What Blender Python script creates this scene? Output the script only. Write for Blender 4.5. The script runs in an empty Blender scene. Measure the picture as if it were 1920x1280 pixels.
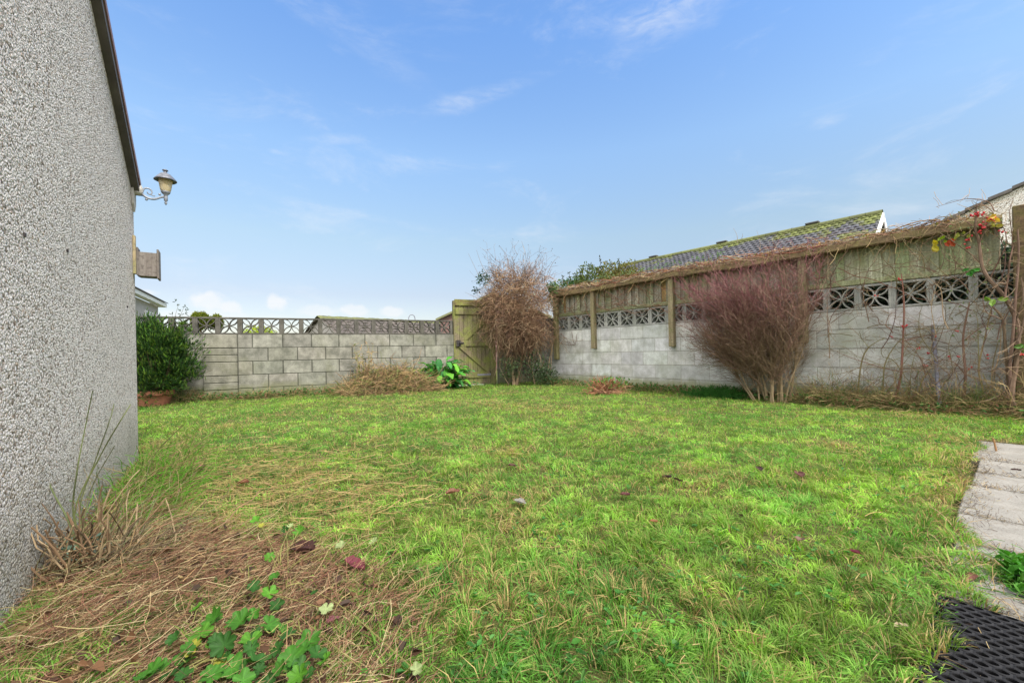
import bpy, math, random
import numpy as np
from mathutils import Vector, Matrix

random.seed(7)
rng = np.random.default_rng(7)
SC = bpy.context.scene
COL = SC.collection
R = math.radians

# ------------------------------------------------------------------ camera
F = 780.0                      # focal length in photo pixels (1920 wide)
ROLL = math.atan(0.0202)
EYE = 0.72
cam_d = bpy.data.cameras.new('camera')
cam = bpy.data.objects.new('camera', cam_d); COL.objects.link(cam)
cam_d.sensor_width = 36.0
cam_d.lens = F / 1920 * 36.0
cam_d.shift_y = 20 / 1920
cam_d.clip_start = 0.05; cam_d.clip_end = 3000
cam.matrix_world = Matrix.Translation((0, 0, EYE)) @ Matrix.Rotation(R(90), 4, 'X') @ Matrix.Rotation(-ROLL, 4, 'Z')
SC.camera = cam

# ------------------------------------------------------------------ view / light
SC.view_settings.view_transform = 'Standard'
SC.view_settings.look = 'None'
SC.view_settings.gamma = 1
SC.view_settings.exposure = 1.25
SC.render.engine = 'CYCLES'
SC.cycles.max_bounces = 6
SC.cycles.transparent_max_bounces = 8

SUN_EL = R(50); SUN_DIR2 = Vector((0.64, -0.77)).normalized()     # towards the sun, behind the camera
sun_d = bpy.data.lights.new('sun', 'SUN'); sun = bpy.data.objects.new('sun', sun_d); COL.objects.link(sun)
sun_d.energy = 2.5; sun_d.angle = R(9); sun_d.color = (1.0, 0.955, 0.88)
sv = Vector((SUN_DIR2.x * math.cos(SUN_EL), SUN_DIR2.y * math.cos(SUN_EL), math.sin(SUN_EL)))
sun.rotation_euler = sv.to_track_quat('Z', 'Y').to_euler()

def ray(x, y):
    u = x - 960.0; v = y - 660.0
    c, s = math.cos(ROLL), math.sin(ROLL)
    return np.array([(u * c - v * s) / F, 1.0, -(u * s + v * c) / F])

def build_world():
    w = bpy.data.worlds.new('World'); SC.world = w; w.use_nodes = True
    nt = w.node_tree; N = nt.nodes; L = nt.links; N.clear()
    out = N.new('ShaderNodeOutputWorld'); bg = N.new('ShaderNodeBackground')
    L.new(bg.outputs[0], out.inputs[0])
    sky = N.new('ShaderNodeTexSky'); sky.sky_type = 'NISHITA'; sky.sun_disc = False
    sky.sun_elevation = SUN_EL
    sky.sun_rotation = math.atan2(SUN_DIR2.x, SUN_DIR2.y)
    sky.air_density = 1.0; sky.dust_density = 0.6; sky.ozone_density = 1.6
    tc = N.new('ShaderNodeTexCoord')
    sep = N.new('ShaderNodeSeparateXYZ'); L.new(tc.outputs['Generated'], sep.inputs[0])
    # tint by elevation
    rmp = N.new('ShaderNodeValToRGB'); L.new(sep.outputs['Z'], rmp.inputs[0])
    e = rmp.color_ramp.elements
    e[0].position = 0.0; e[0].color = (0.50, 0.46, 0.46, 1)
    e[1].position = 0.75; e[1].color = (0.78, 1.0, 1.2, 1)
    for p, c in SKY_TINT:
        k = e.new(p); k.color = (*c, 1)
    mul = N.new('ShaderNodeMix'); mul.data_type = 'RGBA'; mul.blend_type = 'MULTIPLY'; mul.inputs['Factor'].default_value = 1
    mul.clamp_result = False
    L.new(sky.outputs[0], mul.inputs['A']); L.new(rmp.outputs[0], mul.inputs['B'])
    cur = mul.outputs['Result']
    # warped direction for ragged cloud edges
    nz = N.new('ShaderNodeTexNoise'); nz.inputs['Scale'].default_value = 14; nz.inputs['Detail'].default_value = 8; nz.inputs['Roughness'].default_value = 0.62
    L.new(tc.outputs['Generated'], nz.inputs['Vector'])
    nzw = N.new('ShaderNodeTexNoise'); nzw.inputs['Scale'].default_value = 5; nzw.inputs['Detail'].default_value = 9; nzw.inputs['Roughness'].default_value = 0.6
    mp = N.new('ShaderNodeMapping'); mp.inputs['Scale'].default_value = (1, 1, 3.2); mp.inputs['Rotation'].default_value = (0, R(-14), 0)
    L.new(tc.outputs['Generated'], mp.inputs['Vector']); L.new(mp.outputs[0], nzw.inputs['Vector'])
    nfine = N.new('ShaderNodeTexNoise'); nfine.inputs['Scale'].default_value = 16; nfine.inputs['Detail'].default_value = 10; nfine.inputs['Roughness'].default_value = 0.68; nfine.inputs['Distortion'].default_value = 0.6
    L.new(mp.outputs[0], nfine.inputs['Vector'])
    def math_(op, a, b=None, c=None, clamp=False):
        m = N.new('ShaderNodeMath'); m.operation = op; m.use_clamp = clamp
        for i, q in enumerate((a, b, c)):
            if q is None: continue
            if isinstance(q, (int, float)): m.inputs[i].default_value = q
            else: L.new(q, m.inputs[i])
        return m.outputs[0]
    def blob(x, y, rx, ry, tilt, noise, namp, lo, hi):
        """soft ellipse of cloud round the direction of (x, y)"""
        d = Vector(ray(x, y)).normalized()
        right = d.cross(Vector((0, 0, 1))).normalized(); up = right.cross(d)
        a = R(tilt)
        e1 = right * math.cos(a) + up * math.sin(a); e2 = up * math.cos(a) - right * math.sin(a)
        outs = []
        for ax, rad in ((e1, rx), (e2, ry)):
            dp = N.new('ShaderNodeVectorMath'); dp.operation = 'DOT_PRODUCT'
            L.new(tc.outputs['Generated'], dp.inputs[0]); dp.inputs[1].default_value = ax / rad
            outs.append(math_('POWER', math_('ABSOLUTE', dp.outputs['Value']), 2))
        dist = math_('SQRT', math_('ADD', outs[0], outs[1]))
        dd = math_('ADD', dist, math_('MULTIPLY', math_('SUBTRACT', noise, 0.5), namp))
        m = N.new('ShaderNodeMapRange'); m.interpolation_type = 'SMOOTHSTEP'
        m.inputs['From Min'].default_value = hi; m.inputs['From Max'].default_value = lo
        L.new(dd, m.inputs['Value'])
        fr = N.new('ShaderNodeVectorMath'); fr.operation = 'DOT_PRODUCT'
        L.new(tc.outputs['Generated'], fr.inputs[0]); fr.inputs[1].default_value = d
        front = math_('GREATER_THAN', fr.outputs['Value'], 0.3)
        tex = N.new('ShaderNodeMapRange'); tex.inputs['From Min'].default_value = 0.36; tex.inputs['From Max'].default_value = 0.62; tex.inputs['To Min'].default_value = 0.15 if ry < .04 and lo < 0.2 else 0.75
        L.new(nfine.outputs[0], tex.inputs['Value'])
        return math_('MULTIPLY', math_('MULTIPLY', m.outputs[0], tex.outputs[0]), front)
    def over(cur, fac, strength, colour):
        mx = N.new('ShaderNodeMix'); mx.data_type = 'RGBA'; mx.clamp_result = False
        L.new(math_('MULTIPLY', fac, strength), mx.inputs['Factor'])
        L.new(cur, mx.inputs['A']); mx.inputs['B'].default_value = (*colour, 1)
        return mx.outputs['Result']
    W = CLOUD_COL
    big = N.new('ShaderNodeTexNoise'); big.inputs['Scale'].default_value = 3.1; big.inputs['Detail'].default_value = 12; big.inputs['Roughness'].default_value = 0.66; big.inputs['Distortion'].default_value = 0.4; L.new(mp.outputs[0], big.inputs['Vector'])
    hz = N.new('ShaderNodeMapRange'); hz.interpolation_type = 'SMOOTHSTEP'; hz.inputs['From Min'].default_value = 0.50; hz.inputs['From Max'].default_value = 0.78; L.new(big.outputs[0], hz.inputs['Value'])
    cur = over(cur, hz.outputs[0], 0.30, W)
    # added bright cloud cover, unseen overhead and behind the camera, to light the walls
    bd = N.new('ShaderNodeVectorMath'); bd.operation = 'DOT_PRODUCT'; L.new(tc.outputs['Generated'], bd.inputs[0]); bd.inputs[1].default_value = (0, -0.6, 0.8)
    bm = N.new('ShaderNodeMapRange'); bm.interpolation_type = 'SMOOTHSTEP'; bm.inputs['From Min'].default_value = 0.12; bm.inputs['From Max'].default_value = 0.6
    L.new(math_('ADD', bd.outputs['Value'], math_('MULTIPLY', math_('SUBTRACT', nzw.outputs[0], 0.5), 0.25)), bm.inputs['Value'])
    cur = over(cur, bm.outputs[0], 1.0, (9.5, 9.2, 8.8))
    for (x, y, rx, ry, tilt, st) in [(1240, 20, .12, .035, 8, .34), (905, 180, .12, .016, 14, .26), (640, 395, .13, .010, -6, .22),
                                     (620, 262, .05, .008, 8, .20), (1548, 228, .022, .010, 0, .22), (520, 285, .02, .006, 0, .3),
                                     (340, 488, .03, .008, 0, .25), (700, 100, .13, .022, -22, .10)]:
        cur = over(cur, blob(x, y, rx, ry, tilt, nzw.outputs[0], 3.4, 0.0, 1.5), st, W)
    for (x, y, rx, ry, st) in [(385, 562, .035, .024, .9), (432, 578, .026, .016, .8), (517, 566, .027, .019, .9), (600, 583, .06, .012, .55),
                               (660, 583, .03, .014, .7), (735, 584, .022, .012, .7), (400, 592, .12, .012, .5), (275, 548, .02, .008, .7)]:
        cur = over(cur, blob(x, y, rx, ry, 0, nz.outputs[0], 3.0, 0.45, 1.15), st, W)
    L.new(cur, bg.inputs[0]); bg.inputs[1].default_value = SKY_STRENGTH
SKY_STRENGTH = 0.12
SKY_TINT = [(0.135, (0.61, 0.51, 0.48)), (0.253, (0.82, 0.74, 0.62)), (0.42, (0.94, 0.98, 0.945)), (0.61, (0.80, 1.0, 1.16))]
CLOUD_COL = (3.35, 3.42, 3.5)
build_world()

# ------------------------------------------------------------------ geometry frame of the garden
dR = np.array([-0.6413, 0.7673]); nR = np.array([0.7673, 0.6413])     # along / across the right-hand wall
PW = 6.29                                                             # distance of its face
dL = np.array([0.9071, 0.4212]); nL = np.array([0.4212, -0.9071])     # along the rear wall / towards the garden
PL = np.array([-3.95, 7.22])
H0 = np.array([-1.404, 1.129]); dH = np.array([-0.575, 0.818]); nH = np.array([0.818, 0.575])
SH = 2.353                                                            # house corner

def WR(a, off, z):
    p = a * dR + (PW - off) * nR
    return np.array([p[0], p[1], z])
def WL(t, off, z):
    p = PL + t * dL + off * nL
    return np.array([p[0], p[1], z])
def WH(s, off, z):
    p = H0 + s * dH + off * nH
    return np.array([p[0], p[1], z])
def onP(x, y, p):
    r = ray(x, y); k = p / (nR[0] * r[0] + nR[1])
    return np.array([0, 0, EYE]) + r * k
def onL(x, y, off=0):
    r = ray(x, y); base = PL + off * nL
    k = np.dot(base, nL) / (nL[0] * r[0] + nL[1])
    return np.array([0, 0, EYE]) + r * k
def atZ(x, y, depth):
    return np.array([0, 0, EYE]) + ray(x, y) * depth
def onG(x, y, z=0.0):
    r = ray(x, y); return np.array([0, 0, EYE]) + r * ((z - EYE) / r[2])
def aR(x):
    q = onP(x, 640, PW); return float(np.dot(q[:2], dR))
def tL(x):
    q = onL(x, 640); return float(np.dot(q[:2] - PL, dL))
def proj(P):
    P = np.asarray(P, float); X = P[..., 0] / P[..., 1] * F; V = -(P[..., 2] - EYE) / P[..., 1] * F
    c, s = math.cos(ROLL), math.sin(ROLL)
    return 960 + X * c + V * s, 660 - X * s + V * c

def vnoise(x, y, seed=0):
    x = np.asarray(x, float); y = np.asarray(y, float)
    xi = np.floor(x).astype(np.int64); yi = np.floor(y).astype(np.int64)
    fx = x - xi; fy = y - yi; fx = fx * fx * (3 - 2 * fx); fy = fy * fy * (3 - 2 * fy)
    def h(a, b):
        n = (a * 374761393 + b * 668265263 + seed * 1442695041) & 0xffffffff
        n = ((n ^ (n >> 13)) * 1274126177) & 0xffffffff
        return ((n ^ (n >> 16)) & 0xffff) / 65535.0
    return (h(xi, yi) * (1 - fx) + h(xi + 1, yi) * fx) * (1 - fy) + (h(xi, yi + 1) * (1 - fx) + h(xi + 1, yi + 1) * fx) * fy
def fbm(x, y, seed=0, o=4):
    s = 0; a = 0.5; t = 0
    for i in range(o):
        s = s + a * vnoise(x * 2 ** i, y * 2 ** i, seed + i); t += a; a *= 0.5
    return s / t
def sstep(a, b, x):
    t = np.clip((x - a) / (b - a), 0, 1); return t * t * (3 - 2 * t)
def gz(x, y):
    base = 0.045 * sstep(3.5, 8.0, np.asarray(y, float))
    near = np.exp(-((np.asarray(x) / 9.0) ** 4) - ((np.asarray(y) - 4) / 7.0) ** 4)
    return base + near * (0.045 * (fbm(x * 1.1, y * 1.1, 3) - 0.5) + 0.02 * (fbm(x * 5, y * 5, 9) - 0.5))

# ------------------------------------------------------------------ materials
def nmat(name):
    m = bpy.data.materials.new(name); m.use_nodes = True
    nt = m.node_tree; b = nt.nodes['Principled BSDF']
    return m, nt.nodes, nt.links, b
def nn(N, t, **kw):
    n = N.new(t)
    for k, v in kw.items():
        if k in n.inputs: n.inputs[k].default_value = v
        else: setattr(n, k, v)
    return n
def mixc(N, L, fac, a, b, blend='MIX'):
    m = N.new('ShaderNodeMix'); m.data_type = 'RGBA'; m.blend_type = blend
    for sock, q in (('Factor', fac), ('A', a), ('B', b)):
        if isinstance(q, (int, float)): m.inputs[sock].default_value = q
        elif isinstance(q, tuple): m.inputs[sock].default_value = (*q, 1)
        else: L.new(q, m.inputs[sock])
    return m.outputs['Result']
def ramp(N, L, src, stops, interp='LINEAR'):
    r = N.new('ShaderNodeValToRGB'); r.color_ramp.interpolation = interp
    e = r.color_ramp.elements
    e[0].position = stops[0][0]; e[1].position = stops[-1][0]
    def c4(c): return (c, c, c, 1) if isinstance(c, (int, float)) else (*c, 1)
    e[0].color = c4(stops[0][1]); e[1].color = c4(stops[-1][1])
    for p, c in stops[1:-1]:
        k = e.new(p); k.color = c4(c)
    L.new(src, r.inputs[0]); return r.outputs[0]
def noise(N, L, scale, detail=5, rough=0.55, vec=None, mscale=None):
    t = nn(N, 'ShaderNodeTexNoise', Scale=scale, Detail=detail, Roughness=rough)
    if vec is None:
        g = N.new('ShaderNodeNewGeometry'); vec = g.outputs['Position']
    if mscale:
        mp = N.new('ShaderNodeMapping'); mp.inputs['Scale'].default_value = mscale; L.new(vec, mp.inputs['Vector']); vec = mp.outputs[0]
    L.new(vec, t.inputs['Vector']); return t.outputs[0]
def bump(N, L, b, h, strength=0.3, dist=0.01):
    n = nn(N, 'ShaderNodeBump', Strength=strength, Distance=dist); L.new(h, n.inputs['Height']); L.new(n.outputs[0], b.inputs['Normal'])

def mat_veg(name, rough=0.6, trans=0.35, spec=0.3):
    m, N, L, b = nmat(name)
    at = nn(N, 'ShaderNodeAttribute', attribute_name='Col')
    L.new(at.outputs['Color'], b.inputs['Base Color'])
    b.inputs['Roughness'].default_value = rough; b.inputs['Specular IOR Level'].default_value = spec
    if trans > 0:
        tr = N.new('ShaderNodeBsdfTranslucent')
        hs = nn(N, 'ShaderNodeHueSaturation', Saturation=1.15, Value=1.25); L.new(at.outputs['Color'], hs.inputs['Color']); L.new(hs.outputs[0], tr.inputs['Color'])
        mx = N.new('ShaderNodeMixShader'); mx.inputs[0].default_value = trans
        L.new(b.outputs[0], mx.inputs[1]); L.new(tr.outputs[0], mx.inputs[2])
        L.new(mx.outputs[0], N['Material Output'].inputs[0])
    return m
def mat_concrete(name, base, dark, green, green_amt, attr=True, speck=0.5):
    m, N, L, b = nmat(name)
    n1 = noise(N, L, 7, 6, 0.65); n2 = noise(N, L, 190, 3, 0.6); n3 = noise(N, L, 2.3, 5, 0.7)
    c = mixc(N, L, ramp(N, L, n1, [(0.36, 0), (0.62, 1)]), dark, base)
    if attr:
        at = nn(N, 'ShaderNodeAttribute', attribute_name='Col')
        c = mixc(N, L, 1.0, c, at.outputs['Color'], 'MULTIPLY')
    n5 = noise(N, L, 1.0, 6, 0.65, mscale=(9, 9, 1.1))
    c = mixc(N, L, ramp(N, L, n5, [(0.50, 0), (0.70, 0.45)]), c, tuple(q * 0.6 + w * 0.25 for q, w in zip(dark, green)))
    c = mixc(N, L, ramp(N, L, n2, [(0.40, speck), (0.56, 0)]), c, tuple(q * 0.55 for q in dark))
    c = mixc(N, L, ramp(N, L, n3, [(0.5, 0), (0.78, green_amt)]), c, green)
    # damp algae close to the ground, in the material of the lowest blocks
    g = N.new('ShaderNodeNewGeometry'); s = N.new('ShaderNodeSeparateXYZ'); L.new(g.outputs['Position'], s.inputs[0])
    ad = nn(N, 'ShaderNodeMath', operation='ADD'); L.new(s.outputs['Z'], ad.inputs[0])
    mu = nn(N, 'ShaderNodeMath', operation='MULTIPLY_ADD'); L.new(n3, mu.inputs[0]); mu.inputs[1].default_value = 0.5; mu.inputs[2].default_value = -0.25
    L.new(mu.outputs[0], ad.inputs[1])
    c = mixc(N, L, ramp(N, L, ad.outputs[0], [(0.17, 0.85), (0.29, 0.0)]), c, green)
    L.new(c, b.inputs['Base Color']); b.inputs['Roughness'].default_value = 0.9; b.inputs['Specular IOR Level'].default_value = 0.2
    hh = nn(N, 'ShaderNodeMath', operation='ADD'); L.new(n2, hh.inputs[0]); L.new(n1, hh.inputs[1])
    bump(N, L, b, hh.outputs[0], 0.55, 0.006)
    return m
def mat_wood(name, base, dark, moss, moss_amt, grain=(30, 30, 1.6), attr=True, moss_scale=3.0):
    m, N, L, b = nmat(name)
    n1 = noise(N, L, 1.0, 8, 0.7, mscale=grain); n3 = noise(N, L, moss_scale, 6, 0.7); n4 = noise(N, L, 60, 3, 0.6)
    c = mixc(N, L, ramp(N, L, n1, [(0.32, 0), (0.68, 1)]), dark, base)
    if attr:
        at = nn(N, 'ShaderNodeAttribute', attribute_name='Col')
        c = mixc(N, L, 1.0, c, at.outputs['Color'], 'MULTIPLY')
    c = mixc(N, L, ramp(N, L, n3, [(0.42, 0), (0.66, moss_amt)]), c, moss)
    c = mixc(N, L, ramp(N, L, n4, [(0.36, 0.55), (0.5, 0)]), c, tuple(q * 0.6 for q in dark))
    L.new(c, b.inputs['Base Color']); b.inputs['Roughness'].default_value = 0.85; b.inputs['Specular IOR Level'].default_value = 0.2
    bump(N, L, b, n1, 0.5, 0.006)
    return m
def mat_plain(name, col, rough=0.6, metal=0.0, nscale=25, var=0.35, attr=False, bmp=0.2):
    m, N, L, b = nmat(name)
    n1 = noise(N, L, nscale, 5, 0.6)
    src = col
    if attr:
        at = nn(N, 'ShaderNodeAttribute', attribute_name='Col'); src = at.outputs['Color']
        c = mixc(N, L, ramp(N, L, n1, [(0.3, 1 - var), (0.7, 1.0)]), (0, 0, 0), src)
    else:
        c = mixc(N, L, ramp(N, L, n1, [(0.3, 0), (0.7, 1)]), tuple(q * (1 - var) for q in col), tuple(min(1, q * (1 + var * 0.5)) for q in col))
    L.new(c, b.inputs['Base Color']); b.inputs['Roughness'].default_value = rough; b.inputs['Metallic'].default_value = metal
    if bmp: bump(N, L, b, n1, bmp, 0.004)
    return m
def mat_pebble(name, scale=112, tint=(1, 1, 1)):
    m, N, L, b = nmat(name)
    g = N.new('ShaderNodeNewGeometry')
    nw = nn(N, 'ShaderNodeTexNoise', Scale=60, Detail=2); L.new(g.outputs['Position'], nw.inputs['Vector'])
    vm = N.new('ShaderNodeVectorMath'); vm.operation = 'MULTIPLY_ADD'; L.new(nw.outputs['Color'], vm.inputs[0]); vm.inputs[1].default_value = (0.012,) * 3; L.new(g.outputs['Position'], vm.inputs[2])
    v = nn(N, 'ShaderNodeTexVoronoi', Scale=scale, Randomness=1.0); v.feature = 'F1'; L.new(vm.outputs[0], v.inputs['Vector'])
    v2 = nn(N, 'ShaderNodeTexVoronoi', Scale=scale * 1.9, Randomness=1.0); L.new(vm.outputs[0], v2.inputs['Vector'])
    sp = N.new('ShaderNodeSeparateColor'); L.new(v.outputs['Color'], sp.inputs[0])
    T = tint
    def t(c): return tuple(a * q for a, q in zip(c, T))
    c = ramp(N, L, sp.outputs[0], [(0.0, t((.20, .16, .12))), (0.08, t((.40, .34, .28))), (0.17, t((.78, .74, .70))), (0.5, t((.97, .94, .90))), (0.9, t((1.0, 1.0, .99))), (1.0, t((.55, .40, .28)))])
    big = noise(N, L, 1.6, 7, 0.7); med = noise(N, L, 14, 5, 0.65)
    c = mixc(N, L, ramp(N, L, big, [(0.34, 0.25), (0.50, 0)]), c, t((.55, .54, .50)))
    gs = N.new('ShaderNodeSeparateXYZ'); L.new(g.outputs['Position'], gs.inputs[0])
    gm = nn(N, 'ShaderNodeMath', operation='MULTIPLY_ADD'); L.new(big, gm.inputs[0]); gm.inputs[1].default_value = -0.9; L.new(gs.outputs['Z'], gm.inputs[2])
    gm2 = nn(N, 'ShaderNodeMath', operation='ADD'); L.new(gm.outputs[0], gm2.inputs[0]); gm2.inputs[1].default_value = 0.35
    c = mixc(N, L, ramp(N, L, gm2.outputs[0], [(0.0, 0.55), (0.35, 0.0)]), c, t((.27, .29, .19)))
    c = mixc(N, L, ramp(N, L, med, [(0.30, 0.40), (0.40, 0)]), c, t((.34, .32, .28)))
    edge = ramp(N, L, v.outputs['Distance'], [(0.54, 0), (0.88, 0.70)])
    c = mixc(N, L, edge, c, t((.13, .115, .10)))
    L.new(c, b.inputs['Base Color']); b.inputs['Roughness'].default_value = 0.8; b.inputs['Specular IOR Level'].default_value = 0.3
    inv = nn(N, 'ShaderNodeMath', operation='MULTIPLY_ADD'); L.new(v.outputs['Distance'], inv.inputs[0]); inv.inputs[1].default_value = -1; inv.inputs[2].default_value = 1
    i2 = nn(N, 'ShaderNodeMath', operation='MULTIPLY_ADD'); L.new(v2.outputs['Distance'], i2.inputs[0]); i2.inputs[1].default_value = -0.4; L.new(inv.outputs[0], i2.inputs[2])
    bump(N, L, b, i2.outputs[0], 1.0, 0.012)
    return m

M = {}
M['grass'] = mat_veg('grass_blades', 0.6, 0.45, 0.15)
M['leaf'] = mat_veg('leaf_tissue', 0.6, 0.3, 0.22)
M['twig'] = mat_veg('twig_bark', 0.8, 0.0, 0.2)
M['straw'] = mat_veg('dry_straw', 0.7, 0.25, 0.25)
M['block'] = mat_concrete('pale_concrete_block', (.66, .67, .68), (.44, .445, .44), (.24, .26, .14), 0.55)
M['block_old'] = mat_concrete('weathered_concrete_block', (.285, .28, .25), (.14, .14, .122), (.14, .145, .085), 0.55)
M['mortar'] = mat_concrete('mortar', (.48, .48, .45), (.32, .32, .30), (.15, .16, .09), 0.3, attr=False)
M['mortar_old'] = mat_concrete('dark_mortar', (.12, .12, .10), (.06, .06, .05), (.08, .085, .05), 0.3, attr=False)
M['screen'] = mat_concrete('screen_block_concrete', (.44, .44, .42), (.27, .28, .27), (.28, .33, .24), 0.35)
M['screen_dark'] = mat_concrete('dark_screen_block_concrete', (.125, .118, .105), (.06, .058, .05), (.09, .095, .055), 0.3)
M['gatewood'] = mat_wood('mossy_gate_timber', (.24, .20, .135), (.095, .078, .05), (.20, .24, .045), 0.75, moss_scale=5)
M['fencewood'] = mat_wood('weathered_fence_timber', (.55, .53, .46), (.22, .20, .15), (.20, .235, .085), 0.65, grain=(38, 38, 1.8), moss_scale=4)
M['capwood'] = mat_wood('lichened_cap_timber', (.20, .145, .09), (.08, .06, .04), (.15, .145, .045), 0.6, grain=(6, 6, 30), moss_scale=9)
M['postwood'] = mat_wood('weathered_post_timber', (.36, .31, .22), (.15, .12, .08), (.20, .21, .08), 0.65, moss_scale=5)
M['greywood'] = mat_wood('silvered_timber', (.25, .225, .205), (.12, .10, .09), (.2, .19, .12), 0.15)
M['pebble'] = mat_pebble('pebbledash', tint=(1.0, .95, .925))
M['pebble_far'] = mat_pebble('far_pebbledash', 60)
M['render'] = mat_plain('pale_render', (.40, .38, .37), 0.9, var=0.12, nscale=4)
M['verge'] = mat_plain('dark_verge_board', (.10, .085, .08), 0.6, var=0.4, nscale=8)
M['vergeedge'] = mat_plain('red_brown_verge_trim', (.24, .13, .12), 0.6, var=0.3)
M['white'] = mat_plain('white_paint', (.74, .75, .74), 0.5, var=0.1)
M['glass'] = mat_plain('window_glass', (.10, .13, .15), 0.08, var=0.1, bmp=0)
M['slate'] = mat_plain('grey_tile', (.2, .2, .22), 0.75, attr=True, var=0.35, nscale=14, bmp=0.3)
M['terracotta'] = mat_plain('terracotta', (.33, .13, .075), 0.8, var=0.35, nscale=18)
M['soil'] = mat_plain('dark_soil', (.07, .05, .035), 0.95, var=0.5, nscale=40, bmp=0.8)
M['rubber'] = mat_plain('black_rubber', (.016, .016, .018), 0.75, var=0.3, nscale=60)
M['lampmetal'] = mat_plain('weathered_grey_lamp_metal', (.25, .27, .31), 0.55, 0.2, var=0.5, nscale=45)
M['lampcap'] = mat_plain('dark_lamp_cap', (.12, .13, .16), 0.5, 0.2, var=0.5, nscale=45)
M['shield'] = mat_plain('pale_painted_backing', (.52, .50, .47), 0.8, var=0.3, nscale=40)
M['iron'] = mat_plain('rusty_black_iron', (.045, .04, .04), 0.6, 0.5, var=0.5, nscale=60)
M['greypipe'] = mat_plain('grey_steel_pole', (.20, .20, .25), 0.6, 0.1, var=0.5, nscale=30)
M['rubber'].node_tree.nodes['Principled BSDF'].inputs['Specular IOR Level'].default_value = 0.2
M['hip'] = mat_plain('red_rose_hip', (.45, .02, .025), 0.35, var=0.3, nscale=80, bmp=0)

def mat_amber():
    m, N, L, b = nmat('amber_ribbed_glass')
    n1 = noise(N, L, 30, 3, 0.6)
    c = mixc(N, L, ramp(N, L, n1, [(0.35, 0), (0.7, 1)]), (.62, .50, .26), (.85, .78, .60))
    L.new(c, b.inputs['Base Color']); b.inputs['Roughness'].default_value = 0.3
    tr = N.new('ShaderNodeBsdfTranslucent'); L.new(c, tr.inputs[0]); mx = N.new('ShaderNodeMixShader'); mx.inputs[0].default_value = 0.5
    L.new(b.outputs[0], mx.inputs[1]); L.new(tr.outputs[0], mx.inputs[2]); L.new(mx.outputs[0], N['Material Output'].inputs[0])
    return m
M['amber'] = mat_amber()
def mat_ground():
    m, N, L, b = nmat('lawn_soil')
    n1 = noise(N, L, 3, 6, 0.7); n2 = noise(N, L, 60, 5, 0.7); n3 = noise(N, L, 220, 3, 0.6)
    c = mixc(N, L, ramp(N, L, n2, [(0.35, 0), (0.65, 1)]), (.03, .045, .012), (.085, .11, .025))
    c = mixc(N, L, ramp(N, L, n1, [(0.45, 0), (0.72, 0.7)]), c, (.12, .09, .045))
    c = mixc(N, L, ramp(N, L, n3, [(0.55, 0), (0.7, 0.6)]), c, (.22, .18, .09))
    L.new(c, b.inputs['Base Color']); b.inputs['Roughness'].default_value = 0.95; b.inputs['Specular IOR Level'].default_value = 0.1
    bump(N, L, b, n2, 0.8, 0.02); return m
M['ground'] = mat_ground()
def mat_slab():
    m, N, L, b = nmat('paving_concrete')
    n1 = noise(N, L, 5, 6, 0.7); n2 = noise(N, L, 130, 4, 0.65); n3 = noise(N, L, 16, 5, 0.7)
    c = mixc(N, L, ramp(N, L, n1, [(0.35, 0), (0.65, 1)]), (.155, .148, .132), (.245, .236, .214))
    c = mixc(N, L, ramp(N, L, n2, [(0.36, 0.6), (0.5, 0)]), c, (.11, .085, .065))
    c = mixc(N, L, ramp(N, L, n3, [(0.56, 0), (0.74, 0.55)]), c, (.12, .09, .06))
    L.new(c, b.inputs['Base Color']); b.inputs['Roughness'].default_value = 0.85
    bump(N, L, b, n2, 0.5, 0.005); return m
M['slab'] = mat_slab()

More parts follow.
